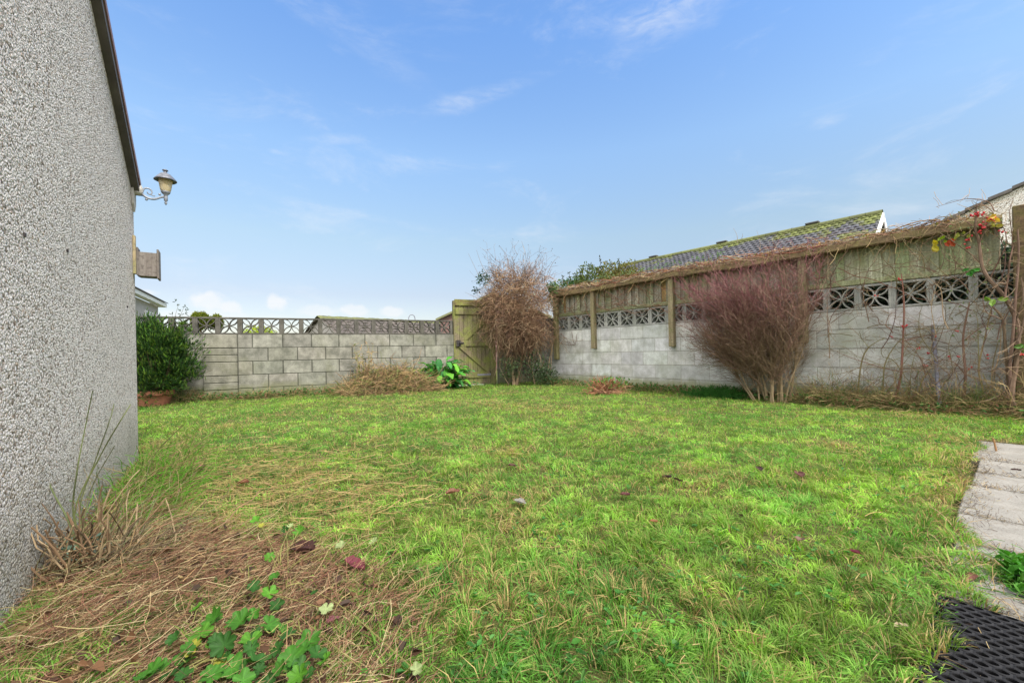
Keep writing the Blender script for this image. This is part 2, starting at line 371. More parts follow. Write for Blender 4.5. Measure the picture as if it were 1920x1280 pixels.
# ------------------------------------------------------------------ mesh builder
class MB:
    def __init__(s): s.v = []; s.q = []; s.t = []; s.c = []; s.n = 0; s.poly = []
    def add(s, v, q=None, t=None, c=(1, 1, 1)):
        v = np.asarray(v, float).reshape(-1, 3)
        c = np.asarray(c, float)
        if c.ndim == 1: c = np.tile(c, (len(v), 1))
        s.v.append(v); s.c.append(c)
        if q is not None and len(q): s.q.append(np.asarray(q, np.int64).reshape(-1, 4) + s.n)
        if t is not None and len(t): s.t.append(np.asarray(t, np.int64).reshape(-1, 3) + s.n)
        s.n += len(v); return s
    def box(s, o, ex, ey, ez, c=(1, 1, 1), bev=0.0):
        """box with corner o and edge vectors"""
        o = np.asarray(o, float); ex, ey, ez = (np.asarray(k, float) for k in (ex, ey, ez))
        if bev <= 0:
            v = [o + i * ex + j * ey + k * ez for k in (0, 1) for j in (0, 1) for i in (0, 1)]
            s.add(v, [(0, 2, 3, 1), (4, 5, 7, 6), (0, 1, 5, 4), (2, 6, 7, 3), (0, 4, 6, 2), (1, 3, 7, 5)], None, c); return s
        L = [np.linalg.norm(k) for k in (ex, ey, ez)]
        U = [k / l for k, l in zip((ex, ey, ez), L)]
        b = min(bev, min(L) * 0.3)
        # chamfered box: 24 verts
        v = []; idx = {}
        for k in (0, 1):
            for j in (0, 1):
                for i in (0, 1):
                    cn = o + i * ex + j * ey + k * ez
                    sg = [1 - 2 * i, 1 - 2 * j, 1 - 2 * k]
                    for ax in range(3):
                        p = cn.copy()
                        for a2 in range(3):
                            if a2 != ax: p = p + U[a2] * sg[a2] * b
                        idx[(i, j, k, ax)] = len(v); v.append(p)
        q = []; t = []
        for val in (0, 1):
            for ax, (b1, b2) in enumerate(((1, 2), (0, 2), (0, 1))):
                cs = []
                for w1, w2 in ((0, 0), (1, 0), (1, 1), (0, 1)):
                    p = [0, 0, 0]; p[ax] = val; p[b1] = w1; p[b2] = w2; cs.append(idx[(*p, ax)])
                q.append(cs)
        for ax in range(3):
            o1, o2 = [k for k in range(3) if k != ax]
            for w1 in (0, 1):
                for w2 in (0, 1):
                    p = [0, 0, 0]; p[o1] = w1; p[o2] = w2; p[ax] = 0; r = list(p); r[ax] = 1
                    q.append([idx[(*p, o1)], idx[(*r, o1)], idx[(*r, o2)], idx[(*p, o2)]])
        for k in (0, 1):
            for j in (0, 1):
                for i in (0, 1): t.append([idx[(i, j, k, 0)], idx[(i, j, k, 1)], idx[(i, j, k, 2)]])
        s.add(v, q, t, c); return s
    def tubes(s, P, Rr, C, sides=3, cap=True):
        P = np.asarray(P, float)
        if P.ndim == 2: P = P[None]
        n, k, _ = P.shape
        Rr = np.broadcast_to(np.asarray(Rr, float), (n, k)) if np.ndim(Rr) != 1 or len(np.asarray(Rr)) == k else np.repeat(np.asarray(Rr, float)[:, None], k, 1)
        T = np.gradient(P, axis=1); T /= np.linalg.norm(T, axis=2, keepdims=True) + 1e-9
        ref = np.zeros_like(T); ref[..., 0] = 1.0
        m = np.abs(T[..., 0]) > 0.85; ref[m] = (0, 1, 0)
        # keep one reference per tube to avoid twist
        r0 = ref[:, :1].repeat(k, 1)
        A = np.cross(T, r0); ln = np.linalg.norm(A, axis=2, keepdims=True); A = np.where(ln < 0.05, np.cross(T, np.array([0.3, 0.2, 0.93])), A)
        A /= np.linalg.norm(A, axis=2, keepdims=True) + 1e-9
        B = np.cross(T, A)
        ang = np.arange(sides) * 2 * math.pi / sides
        ring = A[:, :, None] * np.cos(ang)[None, None, :, None] + B[:, :, None] * np.sin(ang)[None, None, :, None]
        V = P[:, :, None] + ring * Rr[:, :, None, None]
        C = np.asarray(C, float)
        if C.ndim == 1: CC = np.broadcast_to(C, (n, k, sides, 3))
        elif C.ndim == 2 and len(C) == n: CC = np.broadcast_to(C[:, None, None], (n, k, sides, 3))
        elif C.ndim == 2: CC = np.broadcast_to(C[None, :, None], (n, k, sides, 3))
        else: CC = np.broadcast_to(C[:, :, None], (n, k, sides, 3))
        i = np.arange(n)[:, None, None] * k * sides; j = np.arange(k - 1)[None, :, None] * sides; a = np.arange(sides)[None, None]
        a2 = (a + 1) % sides
        q = np.stack(np.broadcast_arrays(i + j + a, i + j + a2, i + j + sides + a2, i + j + sides + a), -1).reshape(-1, 4)
        tt = []
        if cap and sides >= 3:
            for e in (0, k - 1):
                for w in range(1, sides - 1):
                    tri = np.stack([np.arange(n) * k * sides + e * sides, np.arange(n) * k * sides + e * sides + w, np.arange(n) * k * sides + e * sides + w + 1], -1)
                    tt.append(tri)
            tt = np.concatenate(tt)
        s.add(V.reshape(-1, 3), q, tt if len(tt) else None, CC.reshape(-1, 3)); return s
    def leaves(s, P, D, U, Ln, W, C, fold=0.25, droop=0.0):
        """N leaves: base P, direction D, up-normal U, length, width"""
        P = np.asarray(P, float); n = len(P)
        D = D / (np.linalg.norm(D, axis=1, keepdims=True) + 1e-9)
        S = np.cross(D, U); S /= np.linalg.norm(S, axis=1, keepdims=True) + 1e-9
        Nn = np.cross(S, D); Ln = np.broadcast_to(Ln, (n,))[:, None]; W = np.broadcast_to(W, (n,))[:, None]
        b = P; mid = P + D * Ln * 0.5 - Nn * Ln * fold * 0.3; tip = P + D * Ln - Nn * Ln * droop
        l1 = P + D * Ln * 0.3 + S * W * 0.42 + Nn * W * fold; l2 = P + D * Ln * 0.68 + S * W * 0.42 + Nn * W * fold - Nn * Ln * droop * 0.4
        r1 = P + D * Ln * 0.3 - S * W * 0.42 + Nn * W * fold; r2 = P + D * Ln * 0.68 - S * W * 0.42 + Nn * W * fold - Nn * Ln * droop * 0.4
        V = np.stack([b, l1, l2, tip, r2, r1, mid], 1)
        base = np.arange(n)[:, None] * 7
        q = np.concatenate([base + np.array([[0, 6, 2, 1]]), base + np.array([[0, 5, 4, 6]])])
        t = np.concatenate([base + np.array([[6, 3, 2]]), base + np.array([[6, 4, 3]])])
        C = np.asarray(C, float)
        if C.ndim == 1: C = np.tile(C, (n, 1))
        s.add(V.reshape(-1, 3), q, t, np.repeat(C, 7, 0)); return s
    def grid(s, V, C=(1, 1, 1)):
        V = np.asarray(V, float); a, b, _ = V.shape
        i = np.arange(a - 1)[:, None] * b; j = np.arange(b - 1)[None]
        q = np.stack([i + j, i + j + 1, i + j + b + 1, i + j + b], -1).reshape(-1, 4)
        s.add(V.reshape(-1, 3), q, None, C); return s
    def lathe(s, base, axis, prof, c=(1, 1, 1), seg=16, rad_fn=None):
        """prof = [(r, h), ...] about axis from base"""
        base = np.asarray(base, float); ax = np.asarray(axis, float); ax /= np.linalg.norm(ax)
        r = np.array([1, 0, 0.]) if abs(ax[0]) < 0.8 else np.array([0, 1, 0.])
        A = np.cross(ax, r); A /= np.linalg.norm(A); B = np.cross(ax, A)
        an = np.arange(seg + 1) * 2 * math.pi / seg
        V = np.array([[base + ax * h + (A * math.cos(t) + B * math.sin(t)) * rr * (rad_fn(t) if rad_fn else 1) for t in an] for rr, h in prof])
        return s.grid(V, c)
    def build(s, name, mat, parent=None, smooth=False, origin=None):
        v = np.concatenate(s.v); c = np.concatenate(s.c)
        q = np.concatenate(s.q) if s.q else np.zeros((0, 4), np.int64)
        t = np.concatenate(s.t) if s.t else np.zeros((0, 3), np.int64)
        if origin is None and parent is not None: origin = PARENT_LOC.get(parent.name, (0, 0, 0))
        org = np.asarray(origin if origin is not None else (0, 0, 0), float)
        v = v - org
        me = bpy.data.meshes.new(name)
        me.vertices.add(len(v)); me.vertices.foreach_set('co', v.astype(np.float32).ravel())
        nl = q.size + t.size
        me.loops.add(nl); me.loops.foreach_set('vertex_index', np.concatenate([q.ravel(), t.ravel()]).astype(np.int32))
        me.polygons.add(len(q) + len(t))
        st = np.concatenate([np.arange(len(q)) * 4, q.size + np.arange(len(t)) * 3]).astype(np.int32)
        me.polygons.foreach_set('loop_start', st)
        me.update(calc_edges=True)
        me.polygons.foreach_set('use_smooth', np.full(len(q) + len(t), bool(smooth)))
        at = me.color_attributes.new('Col', 'FLOAT_COLOR', 'POINT')
        at.data.foreach_set('color', np.concatenate([c, np.ones((len(c), 1))], 1).astype(np.float32).ravel())
        me.materials.append(M[mat] if isinstance(mat, str) else mat)
        me.validate()
        o = bpy.data.objects.new(name, me); COL.objects.link(o)
        if parent is not None: o.parent = parent
        else: o.location = org
        return o
PARENT_LOC = {}
def thing(name, label, cat, loc=(0, 0, 0), group=None):
    o = bpy.data.objects.new(name, None); COL.objects.link(o); o.location = [float(k) for k in loc]; o.empty_display_size = 0.1
    o['label'] = label; o['category'] = cat
    if group: o['group'] = group
    PARENT_LOC[o.name] = tuple(float(k) for k in loc); return o
def tag(o, label, cat, group=None, kind=None):
    o['label'] = label; o['category'] = cat
    if group: o['group'] = group
    if kind: o['kind'] = kind
    return o
def struct(o): o['kind'] = 'structure'; return o
def g3(xy, dz=0.0): return np.array([xy[0], xy[1], float(gz(xy[0], xy[1])) + dz])
def V3(xy, z=0.0): return np.array([xy[0], xy[1], z])
DR3 = V3(dR); NR3 = V3(nR); DL3 = V3(dL); NL3 = V3(nL); DH3 = V3(dH); NH3 = V3(nH); Z3 = np.array([0, 0, 1.0])
def curve(P, n=12):
    """Catmull-Rom through points"""
    P = [np.asarray(p, float) for p in P]; P = [2 * P[0] - P[1]] + P + [2 * P[-1] - P[-2]]
    out = []
    m = len(P) - 3
    for t in np.linspace(0, m - 1e-6, n):
        i = int(t); f = t - i; a, b, c, d = P[i:i + 4]
        out.append(0.5 * ((2 * b) + (c - a) * f + (2 * a - 5 * b + 4 * c - d) * f * f + (3 * b - a - 3 * c + d) * f ** 3))
    return np.array(out)
def rdir(n, up=0.0):
    d = rng.normal(size=(n, 3)); d[:, 2] += up; return d / np.linalg.norm(d, axis=1, keepdims=True)
def shoots(P0, D, Ln, k=5, bend=0.25, grav=0.0, wob=0.06):
    """N curved shoots from P0 in direction D"""
    n = len(P0); D = D / (np.linalg.norm(D, axis=1, keepdims=True) + 1e-9)
    side = rdir(n); side -= D * (side * D).sum(1, keepdims=True)
    t = np.linspace(0, 1, k)[None, :, None]; Ln = np.broadcast_to(Ln, (n,))[:, None, None]
    P = P0[:, None] + D[:, None] * Ln * t + side[:, None] * Ln * bend * t * t - np.array([0, 0, 1.0]) * grav * Ln * t * t
    P = P + rng.normal(size=P.shape) * wob * Ln / k * (t > 0)
    return P
def vary(col, n, amt=0.2, hue=0.06):
    c = np.asarray(col, float)[None] * (1 + amt * rng.uniform(-1, 1, (n, 1))) * (1 + hue * rng.uniform(-1, 1, (n, 3)))
    return np.clip(c, 0, 1)

# ================================================================== GROUND
def build_ground():
    xs = np.unique(np.concatenate([np.linspace(-600, -8, 12), np.linspace(-8, 8, 161), np.linspace(8, 600, 12)]))
    ys = np.unique(np.concatenate([np.linspace(-600, -2, 10), np.linspace(-2, 12, 141), np.linspace(12, 900, 14)]))
    X, Y = np.meshgrid(xs, ys); Z = gz(X, Y) - 0.004
    a = X * dR[0] + Y * dR[1]; p = X * nR[0] + Y * nR[1]
    Z = np.where((a < 0.22) & (p < 4.7) & (p > 1.6), -0.03, Z)
    Z = np.where((a < 0.22) & (p <= 1.6) & (p > -2), -0.012, Z)
    mb = MB(); mb.grid(np.stack([X, Y, Z], -1)); struct(mb.build('ground', 'ground', smooth=True))
build_ground()

# paving slabs along the right-hand side
def build_path():
    mb = MB(); ps = [-0.6, -0.02, 0.55, 1.10, 1.70, 2.20, 2.56, 3.10, 3.44, 3.84, 4.56]
    for i in range(len(ps) - 1):
        j = -0.02 * (i % 2)
        a_edge = .15 if ps[i] > 1.6 else .03
        for a0, a1 in ((-0.75 + j, a_edge + rng.uniform(-.02, .02)), (-1.62 + j, -0.765 + j)):
            g = 0.0035
            o = (a0 + g) * DR3 + (ps[i] + g) * NR3 + Z3 * (-0.045)
            mb.box(o, DR3 * (a1 - a0 - 2 * g), NR3 * (ps[i + 1] - ps[i] - 2 * g), Z3 * (0.050 + rng.uniform(-.002, .002)), bev=0.005)
    struct(mb.build('path', 'slab'))
build_path()

# ================================================================== LAWN
def lawn_ok(X, Y):
    a = X * dR[0] + Y * dR[1]; p = X * nR[0] + Y * nR[1]
    h = (X - H0[0]) * nH[0] + (Y - H0[1]) * nH[1]; s = (X - H0[0]) * dH[0] + (Y - H0[1]) * dH[1]
    l = (X - PL[0]) * nL[0] + (Y - PL[1]) * nL[1]
    edge = 0.15 + 0.34 * (fbm(X * 3.2, Y * 3.2, 21) - 0.5) - 0.20 * np.exp(-((p - 1.98) / 0.16) ** 2) - sstep(1.80, 1.66, p) * (.0 + .13 * fbm(X * 9, Y * 9, 23))
    edge = np.where(p < 1.67, .045 + .13 * fbm(X * 9, Y * 9, 23), edge)
    ok = (p < PW - 0.02) & (l > 0.02) & ((h > 0.01) | (s > SH + 0.02)) & ~((a < edge) & (p < 4.62 + 0.1 * (fbm(X * 5, Y * 5, 4) - .5)))
    return ok
def dryness(X, Y):
    """0 green .. 1 straw, from the place on the lawn"""
    px, py = proj(np.stack([X, Y, np.zeros_like(X)], -1))
    d = sstep(0.52, 0.74, fbm(X * 1.7, Y * 1.7, 31)) * 0.55 + sstep(0.55, 0.75, fbm(X * 6, Y * 6, 37)) * 0.4
    # dry matted zone by the house
    d = np.maximum(d, 0.9 * np.exp(-(((px - 480) / 260) ** 2 + ((py - 930) / 75) ** 2)) * sstep(0.3, 0.55, fbm(X * 4, Y * 4, 41)))
    d = np.maximum(d, 0.75 * np.exp(-(((px - 960) / 120) ** 2 + ((py - 960) / 110) ** 2)) * sstep(0.35, 0.6, fbm(X * 5, Y * 5, 43)))
    d = np.maximum(d, 0.8 * np.exp(-(((px - 1790) / 70) ** 2 + ((py - 930) / 120) ** 2)))
    return np.clip(d, 0, 1)
def bedmask(X, Y):
    """the brown bed of cut stems at the foot of the house"""
    px, py = proj(np.stack([X, Y, np.zeros_like(X)], -1))
    w = 60 * (fbm(X * 4, Y * 4, 51) - 0.5) * 2
    edge = np.interp(py, [860, 900, 950, 1000, 1050, 1100, 1150, 1200, 1280, 1500], [60, 110, 200, 420, 640, 740, 770, 770, 760, 740])
    return sstep(60, -60, px + w - edge) * sstep(860, 940, py)

def build_grass():
    mb = MB()
    bands = [(0.35, 1.3, 32000), (1.3, 2.0, 22000), (2.0, 3.0, 13000), (3.0, 4.5, 7000), (4.5, 6.5, 3200), (6.5, 10.2, 2000)]
    for y0, y1, dens in bands:
        w = y1 * 1.35 + 0.5; w = min(w, 6.0)
        n = int(dens * 2 * w * (y1 - y0)); 
        X = rng.uniform(-w, w, n); Y = rng.uniform(y0, y1, n)
        ok = lawn_ok(X, Y) & (np.abs(X) < Y * 1.30 + 0.5)
        # clumping
        cl = fbm(X * 14, Y * 14, 61, 3)
        bd = bedmask(X, Y)
        ok &= rng.uniform(size=n) < (0.45 + 0.9 * sstep(0.35, 0.6, cl)) * (1 - 0.92 * bd * (1 - 0.95 * sstep(0.51, 0.62, fbm(X * 4.5, Y * 4.5, 67))))
        X, Y, cl, bd = X[ok], Y[ok], cl[ok], bd[ok]; n = len(X)
        Zg = gz(X, Y) - 0.006
        onp = ((X * dR[0] + Y * dR[1]) < .17) & ((X * nR[0] + Y * nR[1]) < 4.62); Zg = np.where(onp, .008, Zg)
        dry = dryness(X, Y)
        lg = fbm(X * 2.2, Y * 2.2, 71)
        Ln = (0.024 + 0.040 * lg + 0.030 * rng.uniform(size=n) ** 2) * (0.8 + 0.5 * cl)
        p = X * nR[0] + Y * nR[1]; l = (X - PL[0]) * nL[0] + (Y - PL[1]) * nL[1]
        Ln *= 1 + 0.9 * sstep(0.35, 0.0, PW - p) + 0.8 * sstep(0.35, 0.0, l)
        Wd = rng.uniform(0.0014, 0.0032, n) * (1 + 0.14 * (y0 - 1.0).clip(0) if False else 1 + 0.16 * max(0, y0 - 1.0))
        # blades radiate from tuft centres, on top of a slow swirl
        cs = 0.060
        wx = X + .03 * (fbm(X * 9, Y * 9, 85) - .5); wy = Y + .03 * (fbm(X * 9 + 4, Y * 9, 86) - .5)
        ci = np.floor(wx / cs).astype(int); cj = np.floor(wy / cs).astype(int); bd2 = np.full(n, 9.0); tx = np.zeros(n); ty = np.zeros(n); th1 = np.zeros(n); th2 = np.zeros(n)
        for di in (-1, 0, 1):
            for dj in (-1, 0, 1):
                a_, b_ = ci + di, cj + dj
                h1 = vnoise(a_ * 1.0, b_ * 1.0, 201); h2 = vnoise(a_ * 1.0, b_ * 1.0, 202)
                cx = (a_ + .1 + .8 * h1) * cs; cy = (b_ + .1 + .8 * h2) * cs; dd = (wx - cx) ** 2 + (wy - cy) ** 2
                k_ = dd < bd2; bd2 = np.where(k_, dd, bd2); tx = np.where(k_, cx, tx); ty = np.where(k_, cy, ty)
                th1 = np.where(k_, vnoise(a_ * 1.0, b_ * 1.0, 203), th1); th2 = np.where(k_, vnoise(a_ * 1.0, b_ * 1.0, 204), th2)
        rd = np.sqrt(bd2) / (cs * .6)
        out = np.arctan2(wy - ty, wx - tx); sw = fbm(X * 1.3, Y * 1.3, 81) * 9 + th1 * 4
        ox = np.cos(out) * (.4 + rd) + np.cos(sw) * .6 + rng.normal(size=n) * .75; oy = np.sin(out) * (.4 + rd) + np.sin(sw) * .6 + rng.normal(size=n) * .75
        az = np.arctan2(oy, ox)
        lean = .15 + .75 * np.clip(rd, 0, 1.2) + .55 * th2 + rng.uniform(0, .45, n)
        Ln = Ln * (.48 + .66 * th1) * (1.12 - .3 * np.clip(rd, 0, 1))
        H = np.stack([np.cos(az), np.sin(az), np.zeros(n)], 1)
        Sd = np.stack([-np.sin(az + rng.normal(size=n) * .7), np.cos(az), rng.normal(size=n) * .3], 1)
        b = np.stack([X, Y, Zg], 1)
        cL = np.cos(lean * 0.55)[:, None]; sL = np.sin(lean * 0.55)[:, None]
        c2 = np.cos(np.minimum(lean * 1.35, 1.9))[:, None]; s2 = np.sin(lean * 1.35)[:, None]
        m1 = b + (Z3 * cL + H * sL) * Ln[:, None] * 0.5
        tp = m1 + (Z3 * c2 + H * s2) * Ln[:, None] * 0.55
        tp[:, 2] = np.maximum(tp[:, 2], Zg + 0.004)
        W2 = Sd * Wd[:, None] * 0.5
        V = np.stack([b - W2, b + W2, m1 + W2 * 0.85, m1 - W2 * 0.85, tp], 1)
        base = np.arange(n)[:, None] * 5
        # colours
        hue = (.55 * fbm(X * 3.1, Y * 3.1, 91) + .45 * fbm(X * 16, Y * 16, 93))[:, None]; rr = rng.uniform(size=(n, 1))
        g1 = np.array([.215, .405, .044]); g2 = np.array([.084, .270, .034]); g3_ = np.array([.46, .53, .19])
        t1 = np.clip((hue - 0.38) * 4, 0, 1)
        green = g2 * (1 - t1) + g1 * t1
        green = green * (1 - 0.35 * rr) + g3_ * 0.35 * rr
        st = np.array([.50, .39, .17]) * rng.uniform(.65, 1.15, (n, 1)); st2 = np.array([.24, .15, .07]) * rng.uniform(.7, 1.2, (n, 1))
        green = green * (.50 + .95 * th2[:, None]) * (.84 + .34 * sstep(.35, .65, fbm(X * 5.5, Y * 5.5, 97))[:, None]) 
        bl = sstep(.55, .7, fbm(X * 1.9, Y * 1.9, 95))[:, None] * .45; green = green * (1 - bl) + np.array([.055, .21, .03]) * bl
        isdry = rng.uniform(size=n) < (0.055 + 0.62 * dry + .10 * (th1 > .8))
        C = np.where(isdry[:, None], np.where(rng.uniform(size=(n, 1)) < .25, st2, st), green * rng.uniform(.75, 1.25, (n, 1)))
        CC = np.repeat(C[:, None], 5, 1)
        tipmix = (rng.uniform(size=n) < 0.2)[:, None]
        CC[:, 4] = np.where(tipmix, np.array([.30, .24, .08]), CC[:, 4])
        mb.add(V.reshape(-1, 3), base + np.array([[0, 1, 2, 3]]), base + np.array([[3, 2, 4]]), CC.reshape(-1, 3))
    tag(mb.build('lawn_grass', 'grass'), 'rough tufty green lawn grass with dry straw patches', 'grass', kind='stuff')
    # clover and small broad weeds in the turf
    mb = MB(); n = 5200
    X = rng.uniform(-5, 5, n); Y = 0.7 + 6.5 * rng.uniform(size=n) ** 1.6
    ok = lawn_ok(X, Y) & (np.abs(X) < Y * 1.3 + .4) & (fbm(X * 3, Y * 3, 101) > 0.54) & (bedmask(X, Y) < .4)
    X, Y = X[ok], Y[ok]; n = len(X)
    for k in range(3):
        az = rng.uniform(0, 6.28, n) ; D = np.stack([np.cos(az), np.sin(az), rng.uniform(-.1, .4, n)], 1)
        P = np.stack([X + rng.normal(size=n) * .006, Y + rng.normal(size=n) * .006, gz(X, Y) + rng.uniform(.008, .03, n)], 1)
        mb.leaves(P, D, np.tile(Z3, (n, 1)) + rng.normal(size=(n, 3)) * .3, rng.uniform(.012, .028, n), rng.uniform(.008, .016, n), vary((.06, .17, .035), n, .35, .15))
    tag(mb.build('clover', 'leaf'), 'small clover and broad leaves scattered through the turf', 'ground cover', kind='stuff')
build_grass()

def build_straw():
    mb = MB()
    # cut dry stems lying on the bed, combed towards the upper right
    n = 64000
    X = rng.uniform(-2.6, 0.6, n); Y = rng.uniform(0.55, 2.6, n)
    ok = (rng.uniform(size=n) < bedmask(X, Y) * (0.35 + 0.8 * fbm(X * 5, Y * 5, 111))) & lawn_ok(X, Y) & (np.abs(X) < Y * 1.30 + .3)
    X, Y = X[ok], Y[ok]; n = len(X)
    az = R(48) + (fbm(X * 2, Y * 2, 113) - .5) * 2.6 + rng.normal(size=n) * .45
    az = np.where(rng.uniform(size=n) < .35, rng.uniform(0, 6.28, n), az)
    P0 = np.stack([X, Y, gz(X, Y) + rng.uniform(0, .035, n) * fbm(X * 5, Y * 5, 117) * 1.8], 1)
    D = np.stack([np.cos(az), np.sin(az), rng.normal(size=n) * .10 + .06], 1)
    Ln = .03 + .20 * rng.uniform(size=n) ** 1.7
    P = shoots(P0, D, Ln, 5, .35, .10, .16); P[..., 2] = np.maximum(P[..., 2], gz(P[..., 0], P[..., 1]) + .002)
    pal = np.array([(.32, .19, .11), (.24, .12, .075), (.44, .33, .18), (.09, .055, .035), (.55, .46, .27), (.20, .085, .055)])
    C = pal[rng.choice(6, n, p=[.27, .22, .17, .14, .09, .11])] * rng.uniform(.75, 1.25, (n, 1))
    mb.tubes(P, rng.uniform(.0003, .0008, n), C, 3, cap=False)
    n = 2600; X = rng.uniform(-2.4, .5, n); Y = rng.uniform(.55, 2.4, n); k = (rng.uniform(size=n) < bedmask(X, Y)) & lawn_ok(X, Y); X, Y = X[k], Y[k]; n = len(X)
    pl = np.array([(.10, .055, .035), (.20, .11, .06), (.06, .04, .03), (.30, .22, .10), (.10, .13, .04)]); D = rdir(n); D[:, 2] *= .3
    mb.leaves(np.stack([X, Y, gz(X, Y) + rng.uniform(.004, .035, n)], 1), D, rdir(n, 1.2), rng.uniform(.012, .04, n), rng.uniform(.008, .024, n), pl[rng.choice(5, n, p=[.3, .25, .2, .12, .13])] * rng.uniform(.7, 1.3, (n, 1)), .5, .3)
    tag(mb.build('cut_stem_litter', 'straw'), 'matted reddish brown cut stems lying over the bed beside the pebbledash house', 'plant litter', kind='stuff')
    # thinner bleached thatch over the dry parts of the lawn
    mb = MB(); n = 32000
    X = rng.uniform(-4.5, 4.5, n); Y = 0.6 + 7.5 * rng.uniform(size=n) ** 1.7
    dr = dryness(X, Y)
    px, py = proj(np.stack([X, Y, 0 * X], -1))
    zone = np.exp(-(((px - 520) / 270) ** 2 + ((py - 930) / 85) ** 2))
    ok = (rng.uniform(size=n) < .04 + .42 * dr ** 1.6 + zone) & lawn_ok(X, Y) & (np.abs(X) < Y * 1.3 + .3)
    X, Y, zone = X[ok], Y[ok], zone[ok]; n = len(X)
    az = fbm(X * 1.5, Y * 1.5, 121) * 8 + rng.normal(size=n) * .8; az = np.where(zone > .3, R(10) + rng.normal(size=n) * .5, az)
    P0 = np.stack([X, Y, gz(X, Y) + rng.uniform(.008, .035, n)], 1)
    P = shoots(P0, np.stack([np.cos(az), np.sin(az), rng.normal(size=n) * .18], 1), rng.uniform(.03, .12, n) * (1 + zone), 4, .3, .1, .1)
    P[..., 2] = np.maximum(P[..., 2], gz(P[..., 0], P[..., 1]) + .003)
    mb.tubes(P, rng.uniform(.0006, .0012, n) * (1 + .12 * Y), vary((.36, .27, .12), n, .35, .12), 3, cap=False)
    tag(mb.build('dry_thatch', 'straw'), 'bleached dry grass stems lying across the lawn', 'plant litter', kind='stuff')
build_straw()

# ================================================================== WALLS
def screen_block(mb, o, ex, ey, size, depth, c):
    """pierced block in the plane ex/ey, lower left corner o, thickness depth towards -ez; petals drawn as four crossing lens rings"""
    S = size; ez = np.cross(ex, ey); f = 0.026
    def bx(x0, y0, x1, y1, d0=0, d1=depth): mb.box(o + ex * x0 + ey * y0 - ez * d1, ex * (x1 - x0), ey * (y1 - y0), ez * (d1 - d0), c, bev=0.003)
    bx(0, 0, S, f); bx(0, S - f, S, S); bx(0, f, f, S - f); bx(S - f, f, S, S - f)
    cx = S / 2; L = math.hypot(S / 2 - f * .6, S / 2 - f * .6)
    for k in range(4):
        a = R(45 + 90 * k); u = math.cos(a) * ex + math.sin(a) * ey; w = -math.sin(a) * ex + math.cos(a) * ey
        ctr = o + ex * cx + ey * cx
        for sgn in (1, -1):
            m = 9; tw = 0.0115
            rows = []
            for i in range(m):
                t = i / (m - 1); al = L * (0.02 + .98 * t); off = sgn * math.sin(math.pi * t) ** 0.85 * 0.036
                rows.append((al, off))
            V = []
            for i, (al, off) in enumerate(rows):
                i0, i1 = max(i - 1, 0), min(i + 1, m - 1)
                tx, ty = rows[i1][0] - rows[i0][0], rows[i1][1] - rows[i0][1]; l = math.hypot(tx, ty); nx, ny = -ty / l, tx / l
                def pt(q, d): return ctr + u * (al + nx * q) + w * (off + ny * q) - ez * d
                dd0, dd1 = 0.006 + 0.0007 * sgn + 0.0004 * k, depth - 0.006 - 0.0007 * sgn - .0004 * k
                V.append([pt(-tw / 2, dd0), pt(tw / 2, dd0), pt(tw / 2, dd1), pt(-tw / 2, dd1), pt(-tw / 2, dd0)])
            mb.grid(V, c)

def block_courses(mb, fn, exx, nrm, a0, a1, z_top, n_course, phase, tint, g=0.0045):
    """running-bond blocks 440 x 215; fn(a, off, z)"""
    for r in range(n_course):
        zt = z_top - r * 0.225; zb = zt - 0.215
        st = phase + (0.225 if r % 2 else 0.0)
        k0 = math.floor((a0 - st) / 0.45) - 1
        k = k0
        while st + k * 0.45 < a1:
            x0 = max(a0, st + k * 0.45); x1 = min(a1, st + (k + 1) * 0.45)
            k += 1
            if x1 - x0 < 0.03: continue
            t = tint * (1 + rng.uniform(-.17, .13)) * (1 + rng.uniform(-.02, .02, 3))
            p = rng.uniform(-.0015, .0015)
            o = fn(x0 + g, -0.10, zb)
            mb.box(o, exx * (x1 - x0 - 2 * g), nrm * (0.10 + p), Z3 * 0.215, t, bev=0.004)
    return mb

# right-hand wall
def right_wall():
    a0, a1 = -1.6, 6.86; zt = 1.132
    th = thing('block_wall', 'long pale concrete block wall on the right with pierced block top row and timber fence above', 'wall', WR(2.5, 0, 0))
    mb = MB(); block_courses(mb, WR, DR3, -NR3, a0, a1, zt - .005, 5, aR(1251) - 0.45 * 20, np.array([1.06, 1.06, 1.06]), g=.003)
    mb.build('block_courses', 'block', th)
    mb = MB(); mb.box(WR(a0, -0.095, -0.2), DR3 * (a1 - a0), -NR3 * 0.0925, Z3 * (zt + 0.2 - .002)); mb.build('mortar', 'mortar', th)
    mj = MB()
    ph = 0.535
    for k in range(-5, 21):
        a = ph + 0.305 * k
        if a < a0 or a + .3 > a1 - .02: continue
        mb = MB(); screen_block(mb, WR(a + 0.297, -0.004, zt + 0.002), -DR3, Z3, 0.29, 0.088, (1 + rng.uniform(-.12, .12)) * np.array([1, 1, 1.0]))
        b = mb.build('screen_block', 'screen', th)
        mj.box(WR(a - 0.008, -0.09, zt + .002), DR3 * 0.015, -NR3 * 0.08, Z3 * 0.288)
    mj.build('mortar_joint', 'screen', th)
right_wall()

